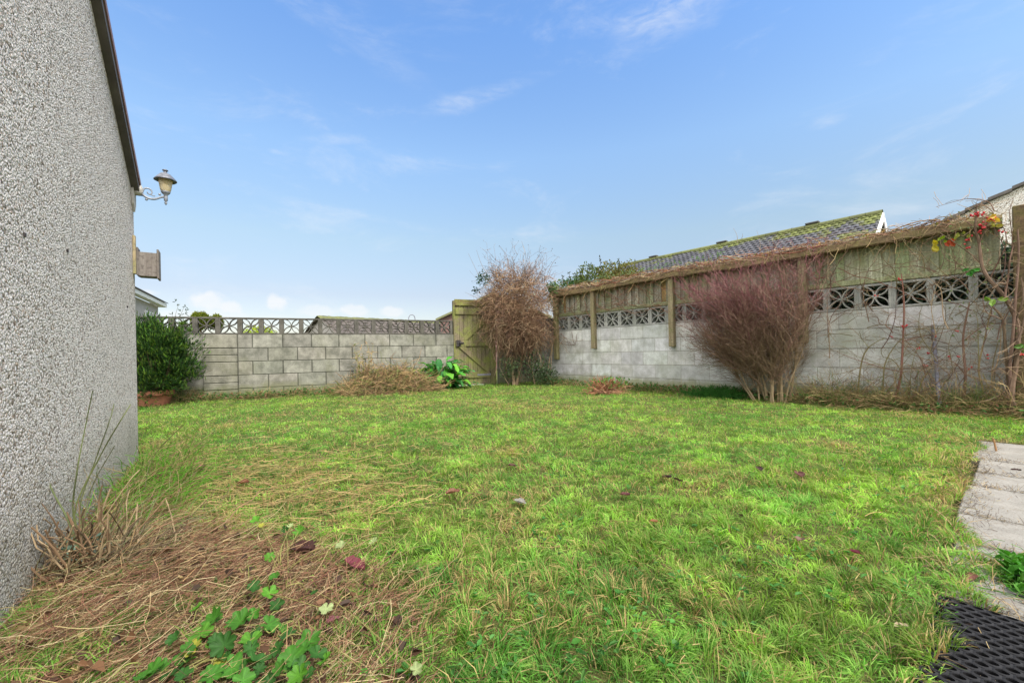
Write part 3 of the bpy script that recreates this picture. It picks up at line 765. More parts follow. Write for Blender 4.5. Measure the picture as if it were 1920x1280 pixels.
def rear_wall():
    zt = 1.105; t0 = -3.6; tg = tL(851); th = thing('block_wall', 'low grey block wall at the back left of the gate topped with dark pierced blocks', 'wall', WL(-1, 0, 0))
    mb = MB(); p0, p1 = tL(381.5), tL(445)
    ph = tL(530) - 0.45 * 20
    block_courses(mb, WL, DL3, NL3, t0, p0 - .0, zt - .005, 5, ph, np.array([.9, .9, .88]), g=.0085)
    block_courses(mb, WL, DL3, NL3, p1, tg, zt - .005, 5, ph, np.array([1.02, 1.02, .98]), g=.0085)
    mb.build('block_courses', 'block_old', th)
    mb = MB(); mb.box(WL(t0, -0.095, -0.2), DL3 * (tg - t0), NL3 * 0.087, Z3 * (zt + 0.2 - .002)); mb.build('mortar', 'mortar_old', th)
    mb = MB()   # pier of mixed blocks
    z = zt - .004
    for h in (.215, .105, .105, .215, .105, .105, .205):
        t = np.array([1.02, 1.0, .93]) * (1 + rng.uniform(-.12, .1))
        mb.box(WL(p0, -0.09, z - h), DL3 * (p1 - p0), NL3 * (0.145 + rng.uniform(-.004, .004)), Z3 * h, t, bev=0.006); z -= h + 0.010
    mb.build('pier', 'block_old', th)
    mb = MB(); mb.box(WL(p0 + .008, -0.085, -.1), DL3 * (p1 - p0 - .016), NL3 * 0.13, Z3 * (zt + .09)); mb.build('pier_mortar', 'mortar_old', th)
    t1 = tL(849); mj = MB()
    for k in range(1, 23):
        t = t1 - 0.3055 * k
        if t < t0: break
        mb = MB(); screen_block(mb, WL(t, -0.004, zt + .002), DL3, Z3, 0.285, 0.088, (1 + rng.uniform(-.12, .12)) * np.array([1, 1, 1.0]))
        mb.build('screen_block', 'screen_dark', th)
        mj.box(WL(t + .283, -0.09, zt + .002), DL3 * 0.023, NL3 * 0.084, Z3 * 0.284)
    mj.build('mortar_joint', 'screen_dark', th)
    # stub right of the gate
    t2 = tL(934); t3 = 4.85; s = thing('block_wall', 'short grey block wall stub between the gate and the corner shrub', 'wall', WL(t2 + .3, 0, 0))
    mb = MB(); block_courses(mb, WL, DL3, NL3, t2, t3, 1.10, 5, ph + .2, np.array([.85, .86, .84])); mb.build('block_courses', 'block_old', s)
    mb = MB(); mb.box(WL(t2 + .01, -0.092, -.2), DL3 * (t3 - t2 - .02), NL3 * .085, Z3 * 1.29); mb.build('mortar', 'mortar_old', s)
rear_wall()

# ---- gate
def gate():
    tA, tB = tL(854), tL(919); z0, z1 = 0.075, 1.83; W = tB - tA
    th = thing('garden_gate', 'mossy green ledged and braced timber gate closing the gap in the back wall', 'gate', WL((tA + tB) / 2, 0, 0))
    mb = MB(); nb = 8; w = W / nb
    for i in range(nb):
        mb.box(WL(tA + i * w + .002, -0.055 + rng.uniform(-.001, .001), z0), DL3 * (w - .004), NL3 * .02, Z3 * (z1 - z0 - .03 + rng.uniform(-.012, .012)), np.array([1, 1, 1]) * rng.uniform(.7, 1.2), bev=.003)
    mb.build('boards', 'gatewood', th)
    for za, zb in ((1.52, 1.64), (0.86, 0.98), (.20, .32)):
        mb = MB(); mb.box(WL(tA + .01, -0.034, za), DL3 * (W - .02), NL3 * .028, Z3 * (zb - za), np.array([1, 1, .95]) * rng.uniform(.9, 1.1), bev=.004); mb.build('ledge', 'gatewood', th)
    mb = MB(); mb.box(WL(tA, -0.034, 1.70), DL3 * W, NL3 * .03, Z3 * .13, np.array([.8, .7, .55]), bev=.004); mb.build('top_board', 'gatewood', th)
    for (xa, za), (xb, zb) in (((.10, .985), (W - .06, 1.515)), ((.06, .855), (W - .10, .325))):
        mb = MB(); h = 0.085 if za < zb else -0.085
        A = WL(tA + xa, -.034, za); B = WL(tA + xb, -.034, zb); d = B - A; up = np.cross(NL3, d); up /= np.linalg.norm(up); up *= -0.1 if up[2] < 0 else .1
        # trimmed ends: parallelogram with horizontal cuts
        e = DL3 * 0.15
        mb.box(A, e if za < zb else e, NL3 * .027, d, np.array([1, .98, .9]) * rng.uniform(.85, 1.05), bev=.003); mb.build('brace', 'gatewood', th)
    mb = MB(); mb.box(WL(tA + .03, -.006, .915), DL3 * .15, NL3 * .018, Z3 * .03); mb.box(WL(tA + .02, -.006, .86), DL3 * .09, NL3 * .012, Z3 * .13)
    mb.lathe(WL(tA + .1, .01, .93), NL3, [(0, .05), (.022, .045), (.026, .03), (.012, .02), (.01, 0)], seg=10); mb.build('latch', 'iron', th)
    for zc in (1.58, .26):
        mb = MB(); mb.box(WL(tB - .30, -.005, zc - .018), DL3 * .30, NL3 * .005, Z3 * .036)
        for q in (.03, .12, .22): mb.lathe(WL(tB - .30 + q, .0, zc), NL3, [(.008, 0), (.006, .005), (0, .006)], seg=8)
        mb.build('hinge', 'greypipe' if zc < 1 else 'iron', th)
    mb = MB(); mb.box(WL(tB + .012, -.09, 0.0), DL3 * .11, NL3 * .10, Z3 * 1.84, np.array([.95, 1, .85]), bev=.006)
    tag(mb.build('gate_post', 'gatewood', None, origin=WL(tB, 0, 0)), 'mossy timber post carrying the hinges on the right side of the garden gate', 'post')
    mb = MB(); mb.box(WL(tA - .035, -.08, 0.0), DL3 * .03, NL3 * .085, Z3 * 1.80, np.array([.8, .85, .7]), bev=.004)
    tag(mb.build('gate_post', 'gatewood', None, origin=WL(tA, 0, 0)), 'slim timber post on the latch side of the garden gate beside the low wall', 'post')
    mb = MB(); mb.box(WL(tA - .02, -.06, 0.03), DL3 * (W * .8), NL3 * .10, Z3 * .035, np.array([1.2, 1.2, 1.15]), bev=.004)
    tag(mb.build('threshold', 'screen', None, origin=WL(tA, 0, 0)), 'pale concrete threshold strip under the garden gate', 'threshold')
gate()

# ---- fence above the right-hand wall
def fence():
    zb, zt = 1.425, 1.86; a0, a1 = .05, 6.15
    th = thing('timber_fence', 'weathered vertical board fence fixed along the top of the right-hand block wall', 'fence', WR(2.5, 0, zb))
    mb = MB(); a = a0; kk = 0
    while a < a1:
        w = rng.uniform(.085, .125) if a < 2.1 else rng.uniform(.062, .085)
        old = a > 2.0
        t = np.array([1, 1, 1.0]) * rng.uniform(.72, 1.35) * (np.array([.85, 1.0, .78]) if rng.uniform() < .3 else np.array([1, 1, 1]))
        if rng.uniform() < .07: t = np.array([1.25, .8, .4])
        if a < 1.5: t = t * np.array([.98, 1.04, .92])
        kk = 1 - kk; mb.box(WR(a - .004, -.080 + (.018 if kk else 0) + (.014 if kk and a > 2.1 else 0) + rng.uniform(0, .006), zb), DR3 * (w + .008 if a < 2.1 else (w - .004 if kk else w + .02)), -NR3 * .012, Z3 * (zt - zb), t, bev=.003); a += w
    mb.build('boards', 'fencewood', th)
    mb = MB(); mb.box(WR(a0, -.038, zb + .006), DR3 * (a1 - a0), -NR3 * .045, Z3 * .062, np.array([.85, .95, .7]), bev=.006); mb.build('lower_rail', 'fencewood', th)
    # cap: wavering ridge board and its mossy top
    mb = MB(); n = 60; aa = np.linspace(a0 - .02, a1, n); rows = []
    prof = [(.125, 1.838), (.135, 1.852), (.120, 1.915), (.03, 1.965), (-.06, 1.975), (-.10, 1.94), (-.10, 1.85), (.125, 1.838)]
    for i, q in enumerate(aa):
        wv = 0.012 * math.sin(q * 2.1) + rng.uniform(-.004, .004)
        rows.append([WR(q, o + rng.uniform(-.004, .004), z + wv + rng.uniform(-.004, .004)) for o, z in prof])
    for r in rows: r[-1] = r[0]
    mb.grid(rows, np.array([1, .95, .85])); mb.build('cap', 'capwood', th, smooth=False)
    for xa, w in ((1114, .085), (1260, .085), (1504, .09)):
        a = aR(xa) ; mb = MB()
        mb.box(WR(a - w / 2 - .03, .002, .755), DR3 * w, -NR3 * .085, Z3 * 1.22, np.array([1, .98, .9]) * rng.uniform(.95, 1.1), bev=.008)
        mb.build('post', 'postwood', th)
    # board ties behind the posts
    mb = MB(); mb.box(WR(.02 - .25, .04, -.05), DR3 * .20, -NR3 * .10, Z3 * 2.05, np.array([.9, .85, .8]), bev=.008)
    mb.box(WR(.02 - .62, .02, -.05), DR3 * .365, -NR3 * .05, Z3 * 2.12, np.array([.7, .62, .58]), bev=.006)
    tag(mb.build('corner_post', 'capwood', None, origin=WR(-.2, 0, 0)), 'tall dark brown timber post and board ending the fence behind the rose', 'post')
    # post beside the corner shrub
    mb = MB(); a = 5.98; mb.box(WR(a, .002, .55), DR3 * .1, -NR3 * .08, Z3 * 1.35, np.array([.9, .95, .7]), bev=.008)
    mb.build('post', 'postwood', th)
fence()

# ================================================================== HOUSE ON THE LEFT
def vz(s): return 2.11 - .522 * (s - 1.98)
def house():
    th = thing('pebbledash_house', 'grey pebbledashed gable end of a house filling the left side', 'house', WH(0, 0, 0))
    mb = MB(); s0 = -3.2; apex = -1.3
    zs = [(s0, vz(apex) - .522 * (apex - s0)), (apex, vz(apex)), (SH, vz(SH))]
    # gable as a subdivided sheet, slightly uneven
    ns = 56; nz_ = 26; rows = []
    ss = np.linspace(s0, SH, ns)
    for s in ss:
        top = vz(s) if s > apex else vz(apex) - .522 * (apex - s)
        rows.append([WH(s, 0, -.15 + (top + .15) * k / nz_) for k in range(nz_ + 1)])
    mb.grid(rows)
    # side wall behind the corner and the far side
    mb.grid([[WH(SH, -6 * i / 4, -.15 + (vz(SH) + .15) * k / 4) for k in range(5)] for i in range(5)])
    mb.grid([[WH(s0, -6 * i / 4, -.15 + (zs[0][1] + .15) * k / 4) for k in range(5)] for i in range(5)])
    mb.build('wall', 'pebble', th)
    def strip(name, mat, o0, o1, dz0, dz1, c=(1, 1, 1)):
        mb = MB()
        for sa, sb in ((apex, SH - .03), (s0 - .1, apex)):
            def z_(s): return vz(s) if s >= apex else vz(apex) - .522 * (apex - s)
            m = 14; V = []
            for i in range(m + 1):
                s = sa + (sb - sa) * i / m; z = z_(s)
                V.append([WH(s, o0, z + dz0), WH(s, o1, z + dz0), WH(s, o1, z + dz1), WH(s, o0, z + dz1), WH(s, o0, z + dz0)])
            mb.grid(V, c); 
            for e in (V[0], V[-1]): mb.add(e[:4], [(0, 1, 2, 3)])
        mb.build(name, mat, th)
    strip('soffit', 'verge', -.02, .032, -.012, .045)
    strip('bargeboard', 'verge', .032, .042, -.012, .07)
    strip('verge_trim', 'vergeedge', .042, .049, .035, .08)
    # roof planes
    mb = MB()
    def zr(s): return (vz(s) if s >= apex else vz(apex) - .522 * (apex - s)) + .085
    for sa, sb in ((apex, SH + .05), (s0 - .16, apex)):
        V = [[WH(sa + (sb - sa) * i / 20, .047 - 6.1 * k / 20, zr(sa + (sb - sa) * i / 20) + .012 * (i % 2)) for k in range(21)] for i in range(21)]
        mb.grid(V, np.array([.13, .13, .14]))
        V2 = [[q - Z3 * .03 for q in r] for r in V]; mb.grid(V2, np.array([.1, .1, .1]))
    mb.build('roof', 'slate', th)
    for x, y in ((44, 440), (125, 470), (238, 575)):   # small rusty fixings left on the wall
        mb = MB()
        r = ray(x, y); base = H0; k = np.dot(base, nH) / (nH[0] * r[0] + nH[1]); q = np.array([0, 0, EYE]) + r * k
        mb.box(q - DH3 * .004 - Z3 * .007, DH3 * .008, NH3 * .006, Z3 * .014, bev=.002)
        mb.build('fixing', 'iron', th)
house()

def wall_lamp():
    s = 2.20; zc = 1.575
    r = ray(250, 364); k = np.dot(H0, nH) / (nH[0] * r[0] + nH[1]); q = np.array([0, 0, EYE]) + r * k; s = float(np.dot(q[:2] - H0, dH)) - .05; zc = q[2]
    th = thing('wall_lamp', 'weathered grey lantern with amber glass on a scrolled bracket near the house corner', 'lamp', WH(s, 0, zc))
    # shield-shaped backing
    mb = MB(); pts = [(-.06, .14), (.06, .14), (.07, -.07), (.058, -.12), (0, -.18), (-.058, -.12), (-.07, -.07)]
    F_ = [WH(s + a, .018, zc + b) for a, b in pts]; B_ = [WH(s + a, .002, zc + b) for a, b in pts]; n = len(pts)
    mb.add(F_ + B_, [(i, (i + 1) % n, n + (i + 1) % n, n + i) for i in range(n)], [(0, i, i + 1) for i in range(1, n - 1)])
    th.scale = (.80, .80, .93); th.location.z += .022
    mb.build('backing_board', 'shield', th)
    mb = MB(); mb.lathe(WH(s, .018, zc), NH3, [(.042, 0), (.044, .02), (.040, .045), (.02, .055), (0, .057)], seg=8); mb.build('wall_box', 'shield', th)
    L = .235
    lc = WH(s, L, zc - .035)
    mb = MB()
    def wp(o, z): return WH(s, o, zc + z)
    mb.tubes(curve([wp(.05, 0), wp(.075, -.035), wp(.115, -.055), wp(.16, -.052), wp(.20, -.032), wp(L, -.02)], 16), np.linspace(.010, .008, 16), (1, 1, 1), 8)
    mb.tubes(curve([wp(.07, -.015), wp(.085, .018), wp(.118, .022), wp(.138, .0), wp(.128, -.022), wp(.108, -.018), wp(.104, -.004)], 18), np.linspace(.007, .004, 18), (1, 1, 1), 6)
    mb.tubes(curve([wp(.125, -.02), wp(.145, -.03), wp(.158, -.028)], 6), .004, (1, 1, 1), 6)
    for o, z in ((.098, -.068), (.192, -.012)): mb.lathe(wp(o, z - .009), Z3, [(0, 0), (.009, .004), (.011, .01), (.008, .017), (0, .02)], seg=8)
    mb.build('bracket', 'lampmetal', th, smooth=True)
    b = WH(s, L, zc - .055)
    mb = MB(); mb.lathe(b, Z3, [(0, -.035), (.006, -.03), (.012, -.018), (.006, -.006), (.014, 0), (.016, .03), (.014, .045), (.030, .058), (.036, .068), (.036, .074)], seg=14); mb.build('lamp_base', 'lampmetal', th, smooth=True)
    mb = MB(); mb.lathe(b, Z3, [(.034, .074), (.040, .09), (.047, .13), (.053, .172), (.054, .178)], seg=48, rad_fn=lambda t: 1 + .025 * math.cos(t * 24)); mb.build('lantern_glass', 'amber', th, smooth=True)
    mb = MB(); mb.lathe(b, Z3, [(.055, .168), (.084, .160), (.086, .166), (.070, .184), (.056, .198), (.040, .214), (.022, .222), (.014, .226), (.013, .238), (.022, .242), (.022, .248), (.008, .254), (0, .256)], seg=24, rad_fn=lambda t: 1 + .03 * math.cos(t * 6)); mb.build('lantern_cap', 'lampcap', th, smooth=True)
wall_lamp()

def wall_box():
    r = ray(252, 495); k = np.dot(H0, nH) / (nH[0] * r[0] + nH[1]); q = np.array([0, 0, EYE]) + r * k; s = float(np.dot(q[:2] - H0, dH)) - .06; z = q[2]
    th = thing('wooden_box', 'small silvered timber box fixed to a batten near the house corner below the lamp', 'box', WH(s, 0, z))
    mb = MB(); mb.box(WH(s - .02, .001, z - .09), DH3 * .035, NH3 * .018, Z3 * .30, np.array([1, .85, .6]), bev=.002); mb.build('batten', 'fencewood', th); th.scale = (.9, .9, .92)
    mb = MB(); mb.box(WH(s + .0, .019, z - .095), DH3 * .12, NH3 * .012, Z3 * .22, bev=.002); mb.build('back_board', 'greywood', th)
    for ds in (0.0, .108):
        mb = MB(); mb.box(WH(s + ds, .031, z - .10), DH3 * .012, NH3 * .115, Z3 * .19, bev=.002); mb.build('side_board', 'greywood', th)
    mb = MB(); mb.box(WH(s - .008, .146, z - .115), DH3 * .135, NH3 * .014, Z3 * .235, bev=.003); mb.build('front_board', 'greywood', th)
    mb = MB(); mb.box(WH(s + .012, .031, z - .10), DH3 * .096, NH3 * .115, Z3 * .012); mb.build('floor_board', 'greywood', th)
wall_box()

# ================================================================== NEIGHBOURING BUILDINGS
def tiled_plane(mb, ridge0, ridge1, down, rows, tw, th_, col_fn, course=.27):
    """tiles as overlapping slabs, ridge0->ridge1, down = unit vector down the slope"""
    ridge0 = np.asarray(ridge0, float); e = np.asarray(ridge1, float) - ridge0; Lr = np.linalg.norm(e); e /= Lr
    nrm = np.cross(e, down); nrm = nrm if nrm[2] > 0 else -nrm
    n = int(Lr / tw)
    for r in range(rows):
        off = (r % 2) * tw * .5
        for i in range(-1, n + 1):
            x0 = max(0, i * tw + off); x1 = min(Lr, (i + 1) * tw + off)
            if x1 - x0 < .04: continue
            o = ridge0 + e * x0 + down * (course * r) + nrm * .004
            xm = (x1 - x0 - .008)
            d = down * (course + .04) + nrm * (.02)
            hl = nrm * .018
            # gently rolled tile: three strips
            V = [o, o + e * xm * .33 + hl, o + e * xm * .66 + hl * .2, o + e * xm]
            W = [p + d for p in V]; U = [p - nrm * th_ for p in W]
            mb.grid([V, W, U], col_fn(r, x0, Lr))
def neighbour_right():
    p = 17.85; Zr = 5.0; aA = 2.57; aB = 12.7
    th = thing('neighbour_house', 'bungalow with mossy grey tiled roof and white gable seen over the fence', 'house', (aA * DR3 + p * NR3))
    P = lambda a, q, z: a * DR3 + q * NR3 + Z3 * z
    pitch = R(37); dn = -NR3 * math.cos(pitch) - Z3 * math.sin(pitch); db = NR3 * math.cos(pitch) - Z3 * math.sin(pitch)
    def colf(r, x, Lr):
        m = max(0, 1 - r * .30) * .85 + .55 * max(0, 1 - x / 1.3) + 2.6 * (float(fbm(np.array(x * 1.5), np.array(r * .45), 5, 3)) - .55)
        base = np.array([.058, .060, .074]) * rng.uniform(.6, 1.35); moss = np.array([.10, .118, .02]) * rng.uniform(.7, 1.25)
        f = float(np.clip((m + rng.uniform(-.16, .16) - .38) * 3.2, 0, 1)); return base * (1 - f) + moss * f
    mb = MB(); tiled_plane(mb, P(aA, p, Zr), P(aB, p, Zr), dn, 22, .20, .014, colf, course=.185); mb.build('front_roof', 'slate', th)
    mb = MB(); tiled_plane(mb, P(aA, p, Zr), P(aB, p, Zr), db, 15, .66, .014, colf); mb.build('rear_roof', 'slate', th)
    mb = MB()
    for i in range(24):
        a0 = aA + i * (aB - aA) / 24; c = np.array([.11, .125, .035]) * rng.uniform(.7, 1.3)
        V = []
        for a_ in (a0, a0 + (aB - aA) / 24 - .01): V.append([P(a_, p + .13 * math.cos(t), Zr - .05 + .13 * math.sin(t)) for t in np.linspace(0, math.pi, 7)])
        mb.grid(V, c)
    mb.build('ridge', 'slate', th)
    for x, y in ((1521, 423), (1352, 459), (1224, 488)):
        r = ray(x, y); k = p / (nR[0] * r[0] + nR[1]); q = r * k; a = float(np.dot(q[:2], dR)); mb = MB()
        mb.box(P(a - .25, p - .1, Zr + .07), DR3 * .42, NR3 * .2, Z3 * .07, np.array([.07, .07, .065]), bev=.02); mb.build('ridge_vent', 'slate', th)
    # gable wall and barge boards at the near end
    hw = 3.2; ez = Zr - hw * math.tan(pitch)
    mb = MB(); mb.add([P(aA + .12, p - hw, 0), P(aA + .12, p + hw, 0), P(aA + .12, p + hw, ez), P(aA + .12, p, Zr - .03), P(aA + .12, p - hw, ez)], [(0, 1, 2, 4)], [(4, 2, 3)])
    mb.box(P(aA + .13, p - hw, 0), DR3 * (aB - aA - .2), NR3 * .1, Z3 * ez); mb.box(P(aA + .13, p + hw - .1, 0), DR3 * (aB - aA - .2), NR3 * .1, Z3 * ez)
    mb.build('wall', 'render', th)
    for d in (dn, db):
        mb = MB(); nr = np.cross(DR3, d); nr = -nr if nr[2] > 0 else nr
        mb.box(P(aA - .03, p, Zr - .02), DR3 * .04, d * 4.0, nr * .20, bev=.004); mb.build('bargeboard', 'white', th)
neighbour_right()

def neighbour_far_right():
    p = 15.9
    A = onP(1925, 346, p); B = onP(1786, 411, p)
    a0 = float(np.dot(A[:2], dR)); a1 = float(np.dot(B[:2], dR)); sl = (A[2] - B[2]) / (a1 - a0)
    P = lambda a, q, z: a * DR3 + q * NR3 + Z3 * z
    th = thing('neighbour_house', 'white rendered gable with dark tiled verge rising at the right edge above the fence', 'house', P(a0, p, 0))
    aE = a1 + 2.2; aM = a0 - 2.5; zE = A[2] - sl * (aE - a0); zM = A[2] + sl * 2.5; aF = aM - (aE - aM)
    mb = MB(); mb.add([P(aE, p, 0), P(aF, p, 0), P(aF, p, zE), P(aM, p, zM), P(aE, p, zE)], [(0, 1, 2, 4)], [(4, 2, 3)])
    for a_ in (aE, aF): mb.add([P(a_, p, 0), P(a_, p + 8, 0), P(a_, p + 8, zE), P(a_, p, zE)], [(0, 1, 2, 3)])
    mb.build('wall', 'pebble_far', th)
    mb = MB()
    for sa, sb in ((aE + .3, aM), (aF - .3, aM)):
        n = 16
        for i in range(n):
            u0 = sa + (sb - sa) * i / n; u1 = sa + (sb - sa) * (i + 1) / n
            z0 = zM - sl * abs(u0 - aM); z1 = zM - sl * abs(u1 - aM)
            V = [P(u0, p - .15, z0 + .09), P(u1, p - .15, z1 + .05), P(u1, p + 8.1, z1 + .05), P(u0, p + 8.1, z0 + .09)]
            mb.add(V + [v - Z3 * .07 for v in V], [(0, 1, 2, 3), (4, 5, 6, 7), (0, 1, 5, 4), (0, 3, 7, 4), (1, 2, 6, 5)], None, np.array([.11, .10, .095]) * rng.uniform(.7, 1.3))
    mb.build('roof', 'slate', th)
neighbour_far_right()

def neighbour_left():
    P1 = atZ(313, 573, 25.0); P2 = atZ(258, 546, 19.6); zE = (P1[2] + P2[2]) / 2
    d = P2 - P1; d[2] = 0; Lw = np.linalg.norm(d); d /= Lw; b = np.array([d[1], -d[0], 0]); b = b if b[0] < 0 else -b   # b away to the left
    th = thing('neighbour_house', 'distant grey house with white window frames behind the potted shrub and the back wall', 'house', V3(P1[:2]))
    o = V3(P1[:2]) + d * .35 + b * .35; Lh = 12
    mb = MB(); mb.box(o, d * Lh, b * 7, Z3 * (zE - .12)); mb.build('wall', 'render', th)
    mb = MB(); mb.box(V3(P1[:2]) + Z3 * (zE - .12), d * (Lh + .7), b * .3, Z3 * .22, bev=.01); mb.box(V3(P1[:2]) + Z3 * (zE - .12) + b * .31, d * .3, b * 7, Z3 * .22); mb.build('fascia', 'white', th)
    rd = b * math.cos(R(18)) + Z3 * math.sin(R(18)); mb = MB(); e0 = V3(P1[:2]) - b * .08 + Z3 * (zE + .11)
    for i in range(14): mb.box(e0 + rd * .3 * i + Z3 * .012 * (i % 2), d * (Lh + .7), rd * .31, Z3 * .03, np.array([.13, .13, .14]) * rng.uniform(.8, 1.2))
    mb.build('roof', 'slate', th)
    for k, (x0, x1) in enumerate(((271, 286), (292, 303))):
        def along(x):
            r = ray(x, 600)
            # intersect ray with wall line
            A = np.array([[r[0], -d[0]], [r[1], -d[1]]]); return np.linalg.solve(A, o[:2])[1]
        u0, u1 = sorted((along(x0), along(x1))); w = u1 - u0; zt = zE - .62; zb_ = zE - 1.75
        mb = MB()
        for q0, q1, z0, z1 in ((u0, u1, zt - .07, zt), (u0, u1, zb_, zb_ + .07), (u0, u0 + .07, zb_ + .07, zt - .07), (u1 - .07, u1, zb_ + .07, zt - .07), ((u0 + u1) / 2 - .04, (u0 + u1) / 2 + .04, zb_ + .07, zt - .07)):
            mb.box(o + d * q0 - b * .05 + Z3 * z0, d * (q1 - q0), b * .06, Z3 * (z1 - z0))
        f = mb.build('window', 'white', th)
        mb = MB(); mb.box(o + d * (u0 + .06) - b * .012 + Z3 * (zb_ + .06), d * (w - .12), b * .01, Z3 * (zt - zb_ - .12)); g = mb.build('pane', 'glass', f, origin=PARENT_LOC[th.name])
neighbour_left()

def garage():
    A = atZ(594, 592, 14.0); B = atZ(722, 599, 15.8); zr = (A[2] + B[2]) / 2 + .01; A = V3(A[:2], zr); B = V3(B[:2], zr); e = B - A; e /= np.linalg.norm(e)
    Lg = 5.0; s = np.array([e[1], -e[0], 0]); 
    th = thing('garage', 'low garage with moss-edged brown tiled roof behind the pierced blocks of the back wall', 'garage', V3(A[:2]))
    pt = R(24); dn = s * math.cos(pt) - Z3 * math.sin(pt); db = -s * math.cos(pt) - Z3 * math.sin(pt)
    cf = lambda r, x, L: (np.array([.11, .12, .035]) if r < 1 else np.array([.085, .07, .06])) * rng.uniform(.75, 1.25)
    mb = MB(); tiled_plane(mb, A, A + e * Lg, dn, 9, .3, .012, cf); tiled_plane(mb, A, A + e * Lg, db, 9, .6, .012, cf); mb.build('roof', 'slate', th)
    hw = 2.0; ez = zr - hw * math.tan(pt) - .02
    mb = MB(); q = A + e * .15
    mb.add([V3(q[:2]) + s * hw, V3(q[:2]) - s * hw, V3(q[:2], ez) - s * hw, V3(q[:2], zr - .03), V3(q[:2], ez) + s * hw], [(0, 1, 2, 4)], [(4, 2, 3)])
    mb.box(V3(q[:2]) + s * (hw - .1), e * (Lg - .3), s * .1, Z3 * ez); mb.build('wall', 'render', th)
    # building behind the gate
    A = atZ(826, 598, 16.0); B = atZ(925, 552, 16.0); th = thing('neighbour_house', 'brown gable with sloping mossy verge showing just behind the top of the gate', 'house', V3(A[:2]))
    mb = MB(); C = 2 * B[0] - A[0]
    mb.add([(A[0], 16, 0), (C, 16, 0), (C, 16, A[2]), (B[0], 16, B[2]), (A[0], 16, A[2])], [(0, 1, 2, 4)], [(4, 2, 3)])
    mb.box((A[0], 16.01, 0), (.1, 0, 0), (0, 6, 0), (0, 0, A[2])); mb.build('wall', mat_plain('brown_gable_render', (.15, .09, .08), .9, var=.4, nscale=6), th)
    mb = MB()
    for P_, Q in ((A, B), (np.array([C, 16, A[2]]), B)):
        P_ = np.array([P_[0] + (P_[0] - B[0]) * .08, 15.85, P_[2] - (B[2] - P_[2]) * .08]); Q = np.array([Q[0], 15.85, Q[2]])
        mb.add([P_, Q, Q + np.array([0, 6.3, 0]), P_ + np.array([0, 6.3, 0])] + [v + np.array([0, 0, .08]) for v in (P_, Q, Q + np.array([0, 6.3, 0]), P_ + np.array([0, 6.3, 0]))],
               [(0, 1, 2, 3), (4, 5, 6, 7), (0, 1, 5, 4), (2, 3, 7, 6), (0, 3, 7, 4)], None, np.array([.16, .17, .08]))
    mb.build('roof', 'slate', th)
    # thin metal hoop on top of the wall
    mb = MB(); t = tL(774); mb.tubes(curve([WL(t - .062, -.05, 1.385), WL(t - .06, -.05, 1.44), WL(t - .035, -.05, 1.485), WL(t, -.05, 1.498), WL(t + .035, -.05, 1.485), WL(t + .06, -.05, 1.44), WL(t + .062, -.05, 1.385)], 18), .008, (1, 1, 1), 8)
    tag(mb.build('metal_hoop', 'greypipe', None, origin=WL(t, -.05, 1.385), smooth=True), 'thin grey metal hoop standing on the pierced block wall left of the gate', 'hoop')
garage()

# ================================================================== PLANTS
def leafmass(mb, ctr, rad, n, ln, wd, col, up=.5, shell=.55, lump=.35, seed=0, cond=None):
    d = rdir(n); r = shell + (1 - shell) * rng.uniform(size=(n, 1)) ** .5
    lump_ = 1 + lump * (fbm(d[:, 0] * 2.5 + 5, d[:, 2] * 2.5 + d[:, 1] * 2 + 5, seed, 3) - .5)[:, None] * 2
    P = np.asarray(ctr) + d * np.asarray(rad) * r * lump_
    D = d * .8 + rdir(n) * .8; D[:, 2] += up
    if cond is not None: k = cond(P); P, D, d = P[k], D[k], d[k]; n = len(P)
    mb.leaves(P, D, rdir(n, 1.2), rng.uniform(.7, 1.3, n) * ln, rng.uniform(.8, 1.2, n) * wd, vary(col, n, .35, .15)); return P

